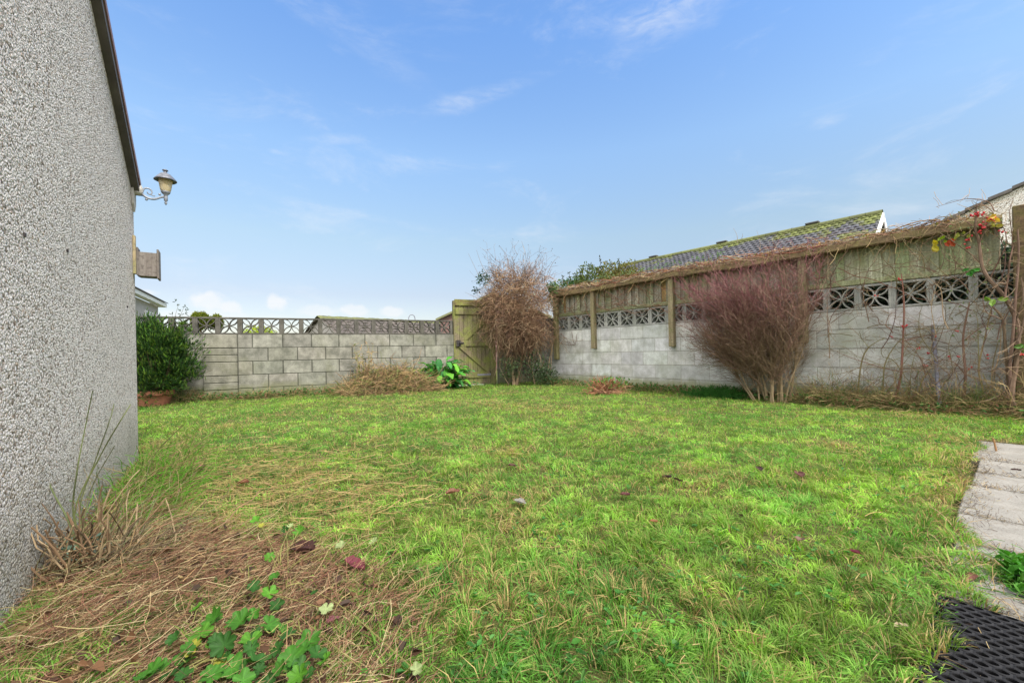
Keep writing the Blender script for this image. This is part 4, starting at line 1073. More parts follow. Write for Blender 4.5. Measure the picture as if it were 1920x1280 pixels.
def potted_shrub():
    b = onG(310, 752, .04); b = np.array([b[0] - .05, b[1] + .0, .03])
    base = atZ(288, 745, 6.2); base[2] = .02
    th = thing('potted_shrub', 'dark evergreen shrub in a terracotta pot between the house corner and the back wall', 'shrub', base)
    mb = MB(); mb.lathe(base, Z3, [(0, 0), (.17, 0), (.18, .02), (.22, .16), (.225, .17), (.245, .17), (.25, .175), (.25, .235), (.235, .24), (.222, .235), (.215, .2)], seg=28); mb.build('pot', 'terracotta', th, smooth=False)
    mb = MB(); mb.lathe(base, Z3, [(0, .21), (.1, .215), (.217, .205)], seg=16); mb.build('soil', 'soil', th)
    n = 60; P0 = np.tile(base + Z3 * .2, (n, 1)) + rng.normal(size=(n, 3)) * (.05, .05, 0)
    D = rdir(n); D[:, 2] = np.abs(D[:, 2]) + .4; Ln = rng.uniform(.45, .95, n)
    P = shoots(P0, D, Ln, 6, .15); mb = MB(); mb.tubes(P, np.linspace(.010, .003, 6)[None].repeat(n, 0), (.08, .06, .04), 4, False)
    # three tall thin shoots
    for x in (333, 345, 322):
        e = atZ(x + 2, 570 if x != 322 else 590, 6.25); mb.tubes(curve([base + Z3 * .5, (base + e) / 2 + Z3 * .25 + (.03, 0, 0), e], 8), np.linspace(.006, .002, 8), (.09, .08, .05), 4)
    mb.build('stems', 'twig', th)
    mb = MB(); cz = .74
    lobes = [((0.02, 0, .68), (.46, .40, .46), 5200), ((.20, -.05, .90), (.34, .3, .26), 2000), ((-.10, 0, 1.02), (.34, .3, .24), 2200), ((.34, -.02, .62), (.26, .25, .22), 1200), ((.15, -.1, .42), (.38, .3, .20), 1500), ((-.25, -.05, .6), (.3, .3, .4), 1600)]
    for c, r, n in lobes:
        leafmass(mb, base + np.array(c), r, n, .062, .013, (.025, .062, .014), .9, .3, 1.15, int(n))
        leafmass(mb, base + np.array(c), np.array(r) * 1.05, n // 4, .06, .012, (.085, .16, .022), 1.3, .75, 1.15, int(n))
    for x, y0, y1 in ((335, 640, 565), (347, 640, 575), (324, 650, 590)):
        for k in range(9):
            q = atZ(x + rng.uniform(-6, 6), y1 + (y0 - y1) * k / 9, 6.25); mb.leaves(q[None].repeat(3, 0), rdir(3, .5), rdir(3, 1), .05, .014, vary((.035, .06, .03), 3))
    sp = MB()
    for k in range(46):
        d = rdir(1, .35)[0]; d[1] *= .6; c0 = base + np.array([.05, 0, .72]); e = c0 + d * np.array([.60, .45, .56]) * rng.uniform(.85, 1.12); c = curve([c0 + d * .2, (c0 + e) / 2 + rdir(1)[0] * .04, e + Z3 * .05], 9)
        sp.tubes(c, .003, (.08, .07, .04), 4, False); q = np.repeat(c[4:], 12, 0); n = len(q); mb.leaves(q, rdir(n, .7) + d * .8, rdir(n, 1), rng.uniform(.04, .07, n), .012, vary(random.choice([(.03, .07, .018), (.075, .14, .02), (.04, .09, .02)]), n, .3))
    sp.build('sprigs', 'twig', th)
    mb.build('foliage', 'leaf', th)
potted_shrub()

TW = {'brown': (.23, .13, .085), 'grey': (.20, .165, .13), 'purple': (.150, .046, .066), 'olive': (.145, .105, .06), 'pale': (.40, .31, .20), 'red': (.22, .09, .06)}
def purple_bush():
    a0 = 1.94; q0 = .30
    base = WR(a0, q0, 0); th = thing('bare_shrub', 'broad leafless purple twigged shrub fanning against the right-hand wall', 'shrub', base)
    # trunks
    mbt = MB(); T = []
    for da, ea, eo, dz, r0 in ((-.16, -.30, .2, 1.75, .014), (-.10, -.12, .25, 1.7, .022), (-.04, -.22, .3, 1.3, .015), (.02, .10, .25, 1.6, .024), (.05, .45, .3, 1.45, .017), (.0, .02, .35, 1.1, .012),
                               (.12, .65, .25, 1.35, .016), (.10, .30, .4, 1.2, .014), (.17, .85, .3, 1.2, .013), (.16, .50, .15, 1.7, .013), (-.13, -.40, .3, 1.2, .012), (.2, 1.0, .25, 1.1, .011)):
        s_ = WR(a0 + da + rng.uniform(-.02, .02), q0 + rng.uniform(-.08, .08), -.02); e = WR(a0 + ea, eo, dz)
        c = curve([s_, s_ * .8 + e * .2 + Z3 * .06 + rdir(1)[0] * .03, s_ * .5 + e * .5 + Z3 * .07 + rdir(1)[0] * .06, e], 14); T.append(c)
        mbt.tubes(c, np.linspace(r0, r0 * .25, 14), np.linspace(1, .55, 14)[:, None] * np.array([.26, .20, .12]), 7)
    nP = 170; segs = []
    for i in range(nP):
        c = T[rng.integers(len(T))]; s_ = c[rng.integers(2, 11)]; sa = float(s_ @ DR3) - a0
        ze = min(s_[2] + rng.uniform(.25, 1.1), 1.98); ae = sa + rng.normal() * .36 + .42 * (rng.uniform() < .65)
        lim_l = np.interp(ze, [.5, .8, 1.2, 1.8, 2.0], [.5, 1.0, 1.32, 1.34, 1.22]); lim_r = -np.interp(ze, [.5, .9, 1.3, 2.0], [.2, .35, .5, .52]); ae = float(np.clip(ae, lim_r, lim_l))
        e = WR(a0 + ae, rng.uniform(.05, .62), ze); segs.append(curve([s_, s_ * .5 + e * .5 + Z3 * rng.uniform(-.02, .10) + rdir(1)[0] * .06, e], 12))
    S = np.array(segs)
    rad = np.linspace(1, .3, 12)[None] * rng.uniform(.0035, .0065, (nP, 1))
    col = np.array([.19, .15, .09])[None, None] * (1 - np.linspace(0, 1, 12)[None, :, None]) + np.array(TW['purple'])[None, None] * np.linspace(0, 1, 12)[None, :, None]
    mbt.tubes(S, rad, np.broadcast_to(col * rng.uniform(.75, 1.3, (nP, 1, 1)), (nP, 12, 3)), 4, False)
    S = np.concatenate([S, np.array(T)[:, 2:]])
    mbt.build('stems', 'twig', th)
    mb = MB()
    def lev(parents, n, l0, l1, r, k, out, spread, tmin):
        i = rng.integers(0, len(parents), n); j = rng.uniform(tmin, .98, n) * (parents.shape[1] - 1); j0 = j.astype(int); f = (j - j0)[:, None]
        A = parents[i, j0]; B = parents[i, np.minimum(j0 + 1, parents.shape[1] - 1)]
        P0 = A * (1 - f) + B * f; D = B - A; D /= np.linalg.norm(D, axis=1, keepdims=True) + 1e-9
        D = D + rdir(n) * spread + out
        Q = shoots(P0, D, rng.uniform(l0, l1, n), k, .22, -.05, .12)
        # keep in front of the wall and below the fence top
        pq = Q @ NR3; ex = np.maximum(pq - (PW - .03), 0); Q = Q - ex[..., None] * NR3
        ztop = 2.02 + rng.uniform(-.05, .06, (n, 1)); Q[..., 2] = np.where(Q[..., 2] > ztop, ztop + (Q[..., 2] - ztop) * .25, Q[..., 2])
        h = np.clip((Q[..., 2] - .55) / 1.1, 0, 1)[..., None]; aa = np.clip((Q @ DR3 - a0) / 1.2, 0, 1)[..., None]
        mx = np.clip(h * .85 + aa * .2 - .08 + rng.normal(size=(n, 1, 1)) * .2, 0, 1)
        C = (np.array(TW['olive']) * (1 - mx) + np.array(TW['purple']) * mx) * rng.uniform(.65, 1.45, (n, 1, 1))
        C = np.where(rng.uniform(size=(n, 1, 1)) < .08, np.array([.27, .19, .14]), C)
        mb.tubes(Q, np.linspace(r, r * .55, k)[None].repeat(n, 0), C, 3, False); return Q
    A = lev(S, 3700, .12, .40, .0020, 6, Z3 * .12 + DR3 * .25, .95, .15)
    B = lev(A, 7400, .04, .26, .0013, 4, Z3 * .22, .9, .1)
    lev(B, 6500, .03, .12, .0010, 3, Z3 * .25, .9, .1)
    mb.build('twigs', 'twig', th)
purple_bush()

def corner_shrub():
    base = WL(4.35, .35, .02); ctr = atZ(968, 570, 8.55)
    th = thing('climber_tangle', 'brown dead tangle of climber stems heaped in the corner beside the gate', 'shrub', base)
    mb = MB()
    for x0, y0, x1, y1, r in ((962, 712, 950, 640, .022), (968, 712, 985, 655, .03), (965, 712, 975, 690, .03), (1003, 715, 985, 640, .016), (1020, 712, 1028, 630, .012), (955, 712, 940, 670, .01), (1030, 715, 1033, 600, .01)):
        A = atZ(x0, y0, 8.6); A[2] = .03; B = atZ(x1, y1, 8.7); mb.tubes(curve([A, A * .5 + B * .5 + rdir(1)[0] * .07, B, ctr + rdir(1)[0] * .25], 12), np.linspace(r, r * .5, 12), (.26, .19, .12), 7)
    mb.build('trunks', 'twig', th)
    # curled strands
    mb = MB(); n = 4100
    d = rdir(n); rr = rng.uniform(size=(n, 1)) ** .42
    RAD = np.array([.74, .50, .80]); P0 = ctr + d * rr * RAD * (.95 + 1.1 * (fbm(d[:, :1] * 2.6 + 7, d[:, 2:] * 2.6 + 7, 3) - .5))
    lo = P0[:, 2] < ctr[2] - .2; P0[lo, 0] = ctr[0] + (P0[lo, 0] - ctr[0]) * .8
    D = rdir(n, .15) + d * .4
    P = shoots(P0, D, rng.uniform(.12, .42, n), 6, .8, .25, .35)
    pal = np.array([(.22, .13, .08), (.15, .085, .055), (.30, .20, .12), (.11, .07, .05), (.36, .27, .17)])
    mb.tubes(P, np.linspace(.0034, .0018, 6)[None].repeat(n, 0), pal[rng.choice(5, n, p=[.3, .25, .2, .15, .1])] * rng.uniform(.8, 1.25, (n, 1)), 3, False)
    # hanging lower skirt
    n = 1700; P0 = ctr + np.stack([rng.normal(size=n) * .30 + .08, rng.normal(size=n) * .15, rng.uniform(-.75, -.35, n)], 1)
    mb.tubes(shoots(P0, rdir(n, -.9), rng.uniform(.15, .5, n), 6, .5, .1, .25), .0028, pal[rng.choice(5, n)] * .8, 3, False)
    # long stems trailing down to the ground
    for k in range(46):
        x = rng.uniform(-.55, .60); A = ctr + np.array([x * .8, -.1 + rng.normal() * .12, rng.uniform(-.7, -.2)]); B = np.array([ctr[0] + x + rng.normal() * .12, ctr[1] + rng.normal() * .15, rng.uniform(.02, .45)])
        mb.tubes(curve([A, A * .6 + B * .4 + rdir(1)[0] * .10, A * .2 + B * .8 + rdir(1)[0] * .08, B], 12), np.linspace(.006, .003, 12) * rng.uniform(.6, 1.3), vary(pal[rng.integers(5)], 1, .25)[0] * .9, 5)
    # upright shoots
    n = 120; az = rng.uniform(-1, 1, n)
    P0 = ctr + np.stack([az * .40, rng.normal(size=n) * .2, rng.uniform(.3, .65, n)], 1)
    D = np.stack([az * .8 + rng.normal(size=n) * .35, rng.normal(size=n) * .3, rng.uniform(.7, 1.2, n)], 1)
    U = shoots(P0, D, rng.uniform(.15, .8, n) , 7, .35, .08, .3)
    mb.tubes(U, np.linspace(.0035, .0015, 7)[None].repeat(n, 0), vary((.15, .11, .09), n, .3), 3, False)
    for i in range(3):
        j = rng.integers(2, 6, n); mb.tubes(shoots(U[np.arange(n), j], rdir(n, .5), rng.uniform(.05, .16, n), 4, .3), .0014, vary((.18, .13, .11), n, .3), 3, False)
    for x0, y0, x1, y1, x2, y2 in ((925, 560, 900, 520, 878, 475), (930, 540, 905, 500, 893, 468), (960, 520, 950, 480, 938, 462), (985, 520, 986, 480, 978, 452), (1015, 560, 1040, 535, 1075, 525), (920, 590, 895, 560, 872, 548), (925, 600, 880, 568, 852, 580), (1020, 530, 1035, 495, 1048, 480)):
        mb.tubes(curve([atZ(x0, y0, 8.5), atZ(x1, y1, 8.45), atZ(x2, y2, 8.4)], 10), np.linspace(.005, .0018, 10), (.20, .15, .12), 4, False)
    mb.build('stems', 'twig', th)
    # leftover leaves: green cluster at the left, buds on the shoots
    mb = MB()
    for cx, cy, r, n, col in ((906, 524, .17, 150, (.035, .075, .04)), (893, 545, .08, 35, (.035, .06, .045)), (1035, 540, .14, 160, (.06, .12, .03)), (990, 625, .05, 30, (.3, .36, .22)), (1000, 685, .34, 520, (.05, .08, .035)), (1022, 705, .28, 480, (.045, .075, .03)), (955, 690, .26, 260, (.06, .09, .035)), (985, 560, .35, 90, (.38, .36, .30))):
        c = atZ(cx, cy, 8.35); P = c + rdir(n) * rng.uniform(size=(n, 1)) ** .5 * r
        P[:, 2] = np.maximum(P[:, 2], .05); mb.leaves(P, rdir(n), rdir(n, 1), rng.uniform(.025, .06, n), rng.uniform(.018, .035, n), vary(col, n, .35, .1))
    i = rng.integers(0, len(U), 500); mb.leaves(U[i, rng.integers(2, 7, 500)], rdir(500, .4), rdir(500, 1), .022, .012, vary((.10, .09, .08), 500, .4))
    mb.build('leaves', 'leaf', th)
corner_shrub()

def evergreen_behind():
    th = thing('evergreen_shrub', 'leafy green and olive shrub rising behind the left end of the fence', 'shrub', WR(4.8, -.7, 0))
    mb = MB(); st = MB()
    for x, y, rx, rz, n, col in ((1075, 545, .55, .28, 1700, (.05, .11, .035)), (1120, 530, .55, .34, 1900, (.085, .115, .03)), (1160, 525, .5, .32, 1500, (.13, .125, .035)), (1050, 560, .3, .2, 800, (.045, .12, .03)), (1185, 532, .4, .2, 700, (.16, .12, .05))):
        c = onP(x, y, PW + .55); leafmass(mb, c, (rx, .35, rz), n, .055, .024, col, .5, .2, .5, n)
    for x, y in ((1125, 482), (1160, 488), (1105, 500), (1145, 498), (1090, 505), (1067, 512), (1055, 518), (1140, 505), (1178, 505)):
        e = onP(x, y, PW + .5); s = onP(x + 3, y + 45, PW + .55); c = curve([s, (s + e) / 2 + rdir(1)[0] * .03, e], 8); st.tubes(c, .004, (.12, .10, .06), 4, False)
        for q in c[2:]: mb.leaves(q[None].repeat(6, 0), rdir(6, .3), rdir(6, 1), .05, .02, vary((.06, .075, .04), 6, .3))
    for k in range(6): st.tubes(curve([WR(4.2 + k * .3, -.7, 0), WR(4.3 + k * .28, -.6, 1.0), WR(4.2 + k * .32, -.55, 1.9)], 6), .015, (.12, .09, .06), 5)
    mb.build('foliage', 'leaf', th); st.build('stems', 'twig', th)
    # hedge added close behind the wall to darken the pierced block openings
    th = thing('hedge', 'dark evergreen hedge added as dark backing behind the pierced blocks of the right-hand wall', 'hedge', WR(2, -.5, 0))
    mb = MB(); n = 15000; a = rng.uniform(-1.5, 6.2, n); o = -rng.uniform(.22, .55, n); z = rng.uniform(.9, 1.75, n)
    P = a[:, None] * DR3 + (PW - o)[:, None] * NR3 + z[:, None] * Z3
    mb.leaves(P, rdir(n), rdir(n, .6), rng.uniform(.04, .08, n), rng.uniform(.03, .05, n), vary((.05, .085, .05), n, .4)); mb.build('foliage', 'leaf', th)
    mb = MB(); mb.box(WR(-1.6, -.40, 0), DR3 * 7.9, NR3 * .1, Z3 * 1.7, (.10, .105, .085)); mb.build('dark_backing', 'twig', th)  # plain dark slab added behind the leaves to keep the openings dark
evergreen_behind()

def far_plants():
    for i, (x, y, dep, r, col, lab) in enumerate(((376, 602, 13, .24, (.13, .16, .02), 'rounded yellow-green conifer top over the back wall, the larger of two'), (404, 605, 13.5, .20, (.12, .15, .02), 'smaller yellow-green conifer top right of its larger neighbour beyond the back wall'),
                                                 (487, 648, 12, .5, (.26, .33, .02), 'bright yellow-green shrub glimpsed through the pierced blocks of the back wall'), (345, 640, 11, .42, (.05, .08, .02), 'dark green shrub beyond the back wall behind the potted shrub'))):
        c = atZ(x, y, dep); th = thing('shrub' if i > 1 else 'conifer', lab, 'shrub', V3(c[:2]))
        mb = MB(); leafmass(mb, c, (r, r, r * 1.1), 2600, .07, .03, col, .8, .4, .3, i); mb.build('crown', 'leaf', th)
        mb = MB(); mb.tubes(curve([V3(c[:2]), c * .5 + V3(c[:2]) * .5 + (.02, 0, 0), c], 6), np.linspace(.05, .02, 6), (.12, .08, .05), 6); mb.build('trunk', 'twig', th)
far_plants()

def climber_on_fence():
    th = thing('climber', 'bare brown climber stems trailing along the fence cap and boards', 'climber', WR(4, .1, 1.4))
    mb = MB(); n = 120
    # long runners along the cap
    for i in range(n):
        a = rng.uniform(.1, 6.0); L = rng.uniform(.3, 1.3); k = 14; t = np.linspace(0, 1, k)
        aa = a + L * t; aa = np.clip(aa, .05, 6.1)
        off = .06 + .05 * np.sin(t * rng.uniform(3, 12) + rng.uniform(0, 6)) + rng.uniform(-.05, .05); zz = 1.955 + .05 * np.sin(t * rng.uniform(4, 14) + rng.uniform(0, 6)) * rng.uniform(.3, 1) + rng.uniform(-.05, .045)
        off = np.where(zz < 1.96, np.maximum(off, .10), off)
        P = aa[:, None] * DR3 + (PW - off)[:, None] * NR3 + zz[:, None] * Z3
        mb.tubes(P, rng.uniform(.0025, .006), vary(random.choice([TW['brown'], TW['red'], TW['pale'], TW['grey']]), 1)[0], 4, False)
    # arcs over the boards and rail
    for i in range(150):
        a = rng.uniform(1.3, 5.9) if i > 60 else rng.uniform(3.4, 5.9); L = rng.uniform(.25, .9) * random.choice((-1, 1)); z0 = rng.uniform(1.38, 1.95); z1 = z0 - rng.uniform(.1, .5) if z0 > 1.6 else z0 + rng.uniform(-.08, .35)
        z1 = max(z1, 1.15 if i % 7 else .85); k = 12; t = np.linspace(0, 1, k)
        zz = z0 + (z1 - z0) * t - .10 * np.sin(math.pi * t) * rng.uniform(-.5, 1.5) + .012 * np.sin(t * 20 + i); aa = np.clip(a + L * t + .02 * np.sin(t * 9 + i), .2, 6.1)
        P = aa[:, None] * DR3 + (PW - (.035 + .03 * np.sin(t * 5 + i) ** 2 + rng.uniform(0, .03)))[:, None] * NR3 + zz[:, None] * Z3
        mb.tubes(P, np.linspace(1, .6, k) * rng.uniform(.002, .0055), vary(random.choice([TW['brown'], TW['red'], TW['olive'], TW['grey']]), 1)[0], 4, False)
    # fine fuzz
    n = 1300; a = rng.uniform(.1, 6.0, n); P0 = a[:, None] * DR3 + (PW - rng.uniform(-.05, .155, n))[:, None] * NR3 + rng.uniform(1.86, 1.99, n)[:, None] * Z3
    mb.tubes(shoots(P0, rdir(n, .1), rng.uniform(.03, .24, n), 5, .8, .45, .25), rng.uniform(.0012, .0024, n), np.where(rng.uniform(size=(n, 1)) < .6, vary((.22, .13, .08), n, .45), vary((.34, .25, .12), n, .4)), 3, False)
    mb.build('stems', 'twig', th)
    mb = MB(); n = 800; a = rng.uniform(.1, 6.0, n) ; P0 = a[:, None] * DR3 + (PW - rng.uniform(-.05, .11, n))[:, None] * NR3 + (1.965 + rng.uniform(-.02, .02, n))[:, None] * Z3
    mb.leaves(P0, rdir(n), rdir(n, 1), rng.uniform(.02, .05, n), rng.uniform(.012, .03, n), np.where(rng.uniform(size=(n, 1)) < .6, vary((.30, .19, .08), n, .4), vary((.22, .21, .07), n, .3)))
    n = 200; a = rng.uniform(2.6, 5.2, n); P0 = a[:, None] * DR3 + (PW - .02) * NR3 + (1.99 + rng.uniform(0, .12, n))[:, None] * Z3
    mb.leaves(P0, rdir(n, .8), rdir(n, 1), .05, .018, vary((.14, .22, .10), n, .3)); mb.build('leaves', 'leaf', th)
    # thin whips above the cap
    for x0, y0, x1, y1 in ((1383, 455, 1375, 428), (1425, 478, 1419, 432), (1627, 455, 1608, 412), (1386, 452, 1392, 438)):
        mb = MB(); A = onP(x0, y0, PW - .05); B = onP(x1, y1, PW - .08); mb.tubes(curve([A, A * .5 + B * .5 + DR3 * -.02, B], 7), np.linspace(.004, .0015, 7), (.30, .24, .18), 4)
        mb.build('whip', 'twig', th)
    # hanging loops on the wall by the corner
    mb = MB()
    for pts in (((1035, 625), (1047, 640), (1062, 646), (1078, 645), (1082, 625)), ((1040, 622), (1058, 638), (1078, 647)), ((1030, 680), (1032, 640), (1036, 622)), ((1072, 622), (1075, 640), (1080, 645))):
        mb.tubes(curve([onP(x, y, PW - .03) for x, y in pts], 14), .0045, (.18, .13, .10), 4)
    mb.build('loops', 'twig', th)
climber_on_fence()

def rose():
    th = thing('climbing_rose', 'thick stemmed climbing rose with red hips against the right end of the wall', 'rose', onP(1895, 785, PW - .3) * (1, 1, 0))
    p = PW - .22; mb = MB()
    T = [(((1893, 790), (1895, 740), (1903, 690), (1908, 640), (1905, 600), (1884, 557), (1855, 524), (1841, 497), (1836, 455), (1829, 430), (1830, 405)), .020, .007),
         (((1893, 785), (1890, 700), (1885, 650), (1880, 600), (1860, 573)), .013, .006), (((1900, 760), (1893, 700), (1898, 640), (1904, 560), (1910, 480), (1908, 430)), .012, .005),
         (((1884, 557), (1890, 520), (1893, 490), (1900, 460)), .007, .003), (((1841, 497), (1822, 478), (1800, 462), (1778, 447), (1762, 436)), .005, .002), (((1829, 430), (1812, 415), (1797, 407)), .005, .002),
         (((1830, 405), (1832, 385), (1845, 385), (1863, 400), (1864, 420)), .004, .002), (((1864, 395), (1855, 380), (1835, 374), (1812, 373), (1790, 378), (1755, 388)), .004, .0014), (((1855, 524), (1872, 490), (1885, 462), (1886, 440), (1878, 420)), .005, .002),
         (((1836, 455), (1848, 430), (1852, 408)), .004, .002), (((1893, 700), (1875, 690), (1850, 697), (1820, 690)), .004, .0015), (((1908, 640), (1915, 620), (1921, 590)), .007, .004), (((1890, 730), (1870, 745), (1845, 775)), .006, .004),
         (((1903, 690), (1912, 660), (1925, 650)), .006, .003), (((1886, 560), (1895, 575), (1912, 590)), .004, .002), (((1880, 600), (1850, 585), (1843, 560), (1850, 545)), .003, .0015),
         (((1893, 500), (1898, 450), (1893, 400), (1900, 372)), .004, .0015), (((1905, 600), (1918, 560), (1915, 520)), .006, .003)]
    for pts, r0, r1 in T:
        r0, r1 = r0 * 1.2, r1 * 1.25
        c = curve([onP(x, y, p + (.0 if r0 > .01 else -.02) + .03 * math.sin(i * 1.7 + x)) for i, (x, y) in enumerate(pts)], 5 * len(pts))
        mb.tubes(c, np.linspace(r0, r1, len(c)) * (1 + .08 * np.sin(np.arange(len(c)) * 1.3)), vary((.135, .088, .062), 1, .2)[0], 7)
        # side twigs
        n = len(pts) * 3; i = rng.integers(1, len(c), n); mb.tubes(shoots(c[i], rdir(n, .2), rng.uniform(.04, .22, n), 5, .35), .0018, vary((.24, .17, .11), n, .3), 3, False)
    for i in range(125):    # thin thorny tangle
        a = rng.uniform(-.05, 1.5) if i % 3 else rng.uniform(-.05, .6); z0 = rng.uniform(.05, 1.5); L_ = rng.uniform(.25, 1.0); an = rng.normal() * .7 + math.pi / 2; k = 9; t = np.linspace(0, 1, k)
        aa = a + math.cos(an) * L_ * t + .06 * np.sin(t * 4 + i); zz = z0 + math.sin(an) * L_ * t - .25 * L_ * t * t + .02 * np.sin(t * 11 + i); zz = np.clip(zz, .02, 2.2); aa = np.clip(aa, -.1, 1.38)
        c = aa[:, None] * DR3 + (PW - .06 - .22 * rng.uniform())[None, None] * NR3 * np.ones((k, 1)) + zz[:, None] * Z3 if False else aa[:, None] * DR3 + (PW - .06 - .22 * rng.uniform()) * NR3 + zz[:, None] * Z3
        mb.tubes(c, np.linspace(1, .4, k) * rng.uniform(.002, .005), vary(random.choice([(.16, .10, .07), (.13, .11, .05), (.26, .20, .13), (.11, .065, .05)]), 1, .2)[0], 5)
        n = 7; j = rng.integers(1, k, n); mb.tubes(shoots(c[j], rdir(n, .2), rng.uniform(.03, .2, n), 4, .35), .0014, vary((.22, .16, .10), n, .3), 3, False)
    mb.build('stems', 'twig', th)
    hp = [(1826, 403), (1856, 411), (1843, 423), (1839, 434), (1817, 447), (1814, 462), (1880, 434), (1830, 400), (1822, 405), (1840, 420), (1846, 427), (1861, 414), (1915, 662), (1840, 399), (1866, 408)]
    for x, y in hp:
        hb = MB()
        for k in range(4):
            q = onP(x + rng.uniform(-5, 5), y + rng.uniform(-4, 4), p - .02 + rng.uniform(-.03, .03)); ax = rdir(1, -.5)[0]; r = rng.uniform(.007, .011)
            hb.lathe(q, ax, [(0, 0), (r * .7, r * .25), (r, r * .9), (r * .75, r * 1.7), (r * .25, r * 2.1), (0, r * 2.2)], seg=8)
        hb.build('hip_cluster', 'hip', th, smooth=True)
    mb = MB()
    for x, y, col, s in ((1750, 460, (.45, .38, .06), .085), (1775, 452, (.50, .10, .05), .07), (1768, 447, (.20, .28, .03), .05), (1793, 443, (.25, .27, .05), .05), (1812, 440, (.22, .25, .05), .04), (1871, 408, (.42, .30, .06), .08), (1867, 420, (.30, .28, .06), .06), (1865, 562, (.2, .33, .07), .08), (1820, 507, (.06, .22, .04), .06), (1830, 505, (.06, .22, .04), .06), (1912, 645, (.09, .2, .04), .08)):
        n = 3; q = onP(x, y, p - .03)[None].repeat(n, 0) + rng.normal(size=(n, 3)) * .012; mb.leaves(q, rdir(n, -.3), -NR3 + rdir(n) * .5, s, s * .62, vary(col, n, .2))
    n = 90; q = np.array([onP(rng.uniform(1780, 1915), rng.uniform(395, 640), p + rng.uniform(-.05, .05)) for _ in range(n)]); mb.leaves(q, rdir(n), rdir(n), .03, .02, vary((.16, .20, .09), n, .4))
    mb.build('leaves', 'leaf', th)

    # young shoots along the wall, each a plant of its own
    defs = [('thin olive rose shoot forking low, nearest the purple shrub', [((1608, 742), (1612, 700), (1618, 670), (1629, 651), (1645, 640), (1660, 633)), ((1629, 651), (1618, 638), (1609, 626)), ((1612, 700), (1630, 715), (1640, 718), (1622, 735))], .006, (.22, .20, .09)),
            ('slender olive rose shoot bending right, left of the straight red stem', [((1655, 758), (1656, 720), (1660, 680), (1679, 647), (1700, 628)), ((1660, 680), (1700, 665), (1730, 640), (1760, 620), (1795, 608)), ((1660, 690), (1640, 680), (1600, 665), (1560, 655), (1540, 645))], .006, (.21, .19, .09)),
            ('tall red-brown rose stem rising straight to the fence rail', [((1675, 763), (1687, 715), (1690, 697), (1693, 640), (1695, 588), (1694, 550), (1690, 513)), ((1690, 697), (1650, 688), (1600, 672), (1570, 660)), ((1692, 640), (1720, 632), (1760, 625), (1800, 615))], .009, (.20, .10, .07)),
            ('loose branching rose shoot just left of the grey pole', [((1718, 762), (1728, 715), (1742, 695), (1748, 680)), ((1706, 745), (1708, 700), (1715, 665), (1727, 640), (1742, 612)), ((1708, 720), (1690, 690), (1700, 650), (1720, 620))], .0055, (.22, .20, .08)),
            ('upright brown rose stem right of the grey pole', [((1806, 778), (1808, 740), (1810, 700), (1807, 660), (1806, 631), (1812, 595), (1818, 566)), ((1806, 640), (1830, 620), (1850, 610), (1880, 605)), ((1808, 700), (1790, 680), (1770, 675), (1745, 678))], .0095, (.22, .13, .09)),
            ('curved olive rose stem between the brown stem and the thick rose trunk', [((1847, 773), (1843, 730), (1835, 690), (1845, 640), (1859, 577)), ((1843, 700), (1860, 740), (1870, 755)), ((1836, 690), (1834, 640), (1833, 600), (1825, 580))], .0075, (.23, .20, .10)),
            ('fine twiggy rose shoots at the foot of the wall near the patio end', [((1868, 770), (1860, 720), (1862, 680), (1872, 640)), ((1868, 770), (1880, 725), (1870, 700)), ((1790, 765), (1800, 735), (1795, 705), (1775, 690), (1740, 680))], .0055, (.22, .18, .10))]
    hips = [[(1672, 632), (1643, 554)], [(1700, 610)], [(1686, 522), (1695, 612)], [(1721, 652), (1740, 664), (1737, 686)], [(1795, 618), (1779, 671), (1799, 670), (1753, 631)], [(1820, 690)], [(1852, 668)]]
    for (lab, trs, r0, col), hh in zip(defs, hips):
        b = onP(trs[0][0][0], trs[0][0][1], PW - .12); t = thing('rose_shoot', lab, 'rose', b * (1, 1, 0), 'young rose shoots along the right-hand wall')
        mb = MB()
        for j, pts in enumerate(trs):
            c = curve([onP(x, y, PW - .10 - .02 * math.sin(i + x)) for i, (x, y) in enumerate(pts)], 5 * len(pts)); 
            if j == 0: c[0, 2] = 0
            rr = r0 * 1.5 if j == 0 else r0 * .6; mb.tubes(c, np.linspace(rr, rr * .4, len(c)), vary(col, 1, .15)[0], 6)
            n = 16; i = rng.integers(1, len(c), n); mb.tubes(shoots(c[i], rdir(n, .1) + DR3 * rng.normal(size=(n, 1)), rng.uniform(.04, .26, n), 5, .3), .0016, vary((.20, .14, .09), n, .3), 3, False)
        mb.build('stem', 'twig', t)
        for x, y in hh:
            hb = MB()
            for k in range(3):
                q = onP(x + rng.uniform(-3, 3), y + rng.uniform(-3, 3), PW - .13); ax = rdir(1, -.4)[0]; r = rng.uniform(.007, .010); hb.lathe(q, ax, [(0, 0), (r * .7, r * .25), (r, r * .9), (r * .75, r * 1.7), (0, r * 2.2)], seg=8)
            hb.build('hip_cluster', 'hip', t, smooth=True)
    # training wires and a grey pole
    for y0, y1, w in ((655, 645, 'middle'), (690, 693, 'lowest'), (618, 606, 'highest')):
        mb = MB()
        c = np.array([onP(1540 + 380 * k / 10, y0 + (y1 - y0) * k / 10, PW - .03) for k in range(11)]); mb.tubes(c, .0014, (.2, .2, .2), 4)
        tag(mb.build('training_wire', 'iron'), f'{w} of three thin dark training wires stretched along the block wall behind the rose', 'wire', 'training wires on the right-hand wall')
    mb = MB(); A = onP(1749, 609, PW - .04); B = onP(1763, 775, PW - .20); mb.tubes(np.array([A, A * .5 + B * .5, B]), .017, (1, 1, 1), 10)
    tag(mb.build('steel_pole', 'greypipe', None, origin=B, smooth=False), 'leaning grey metal pole among the rose shoots', 'pole')
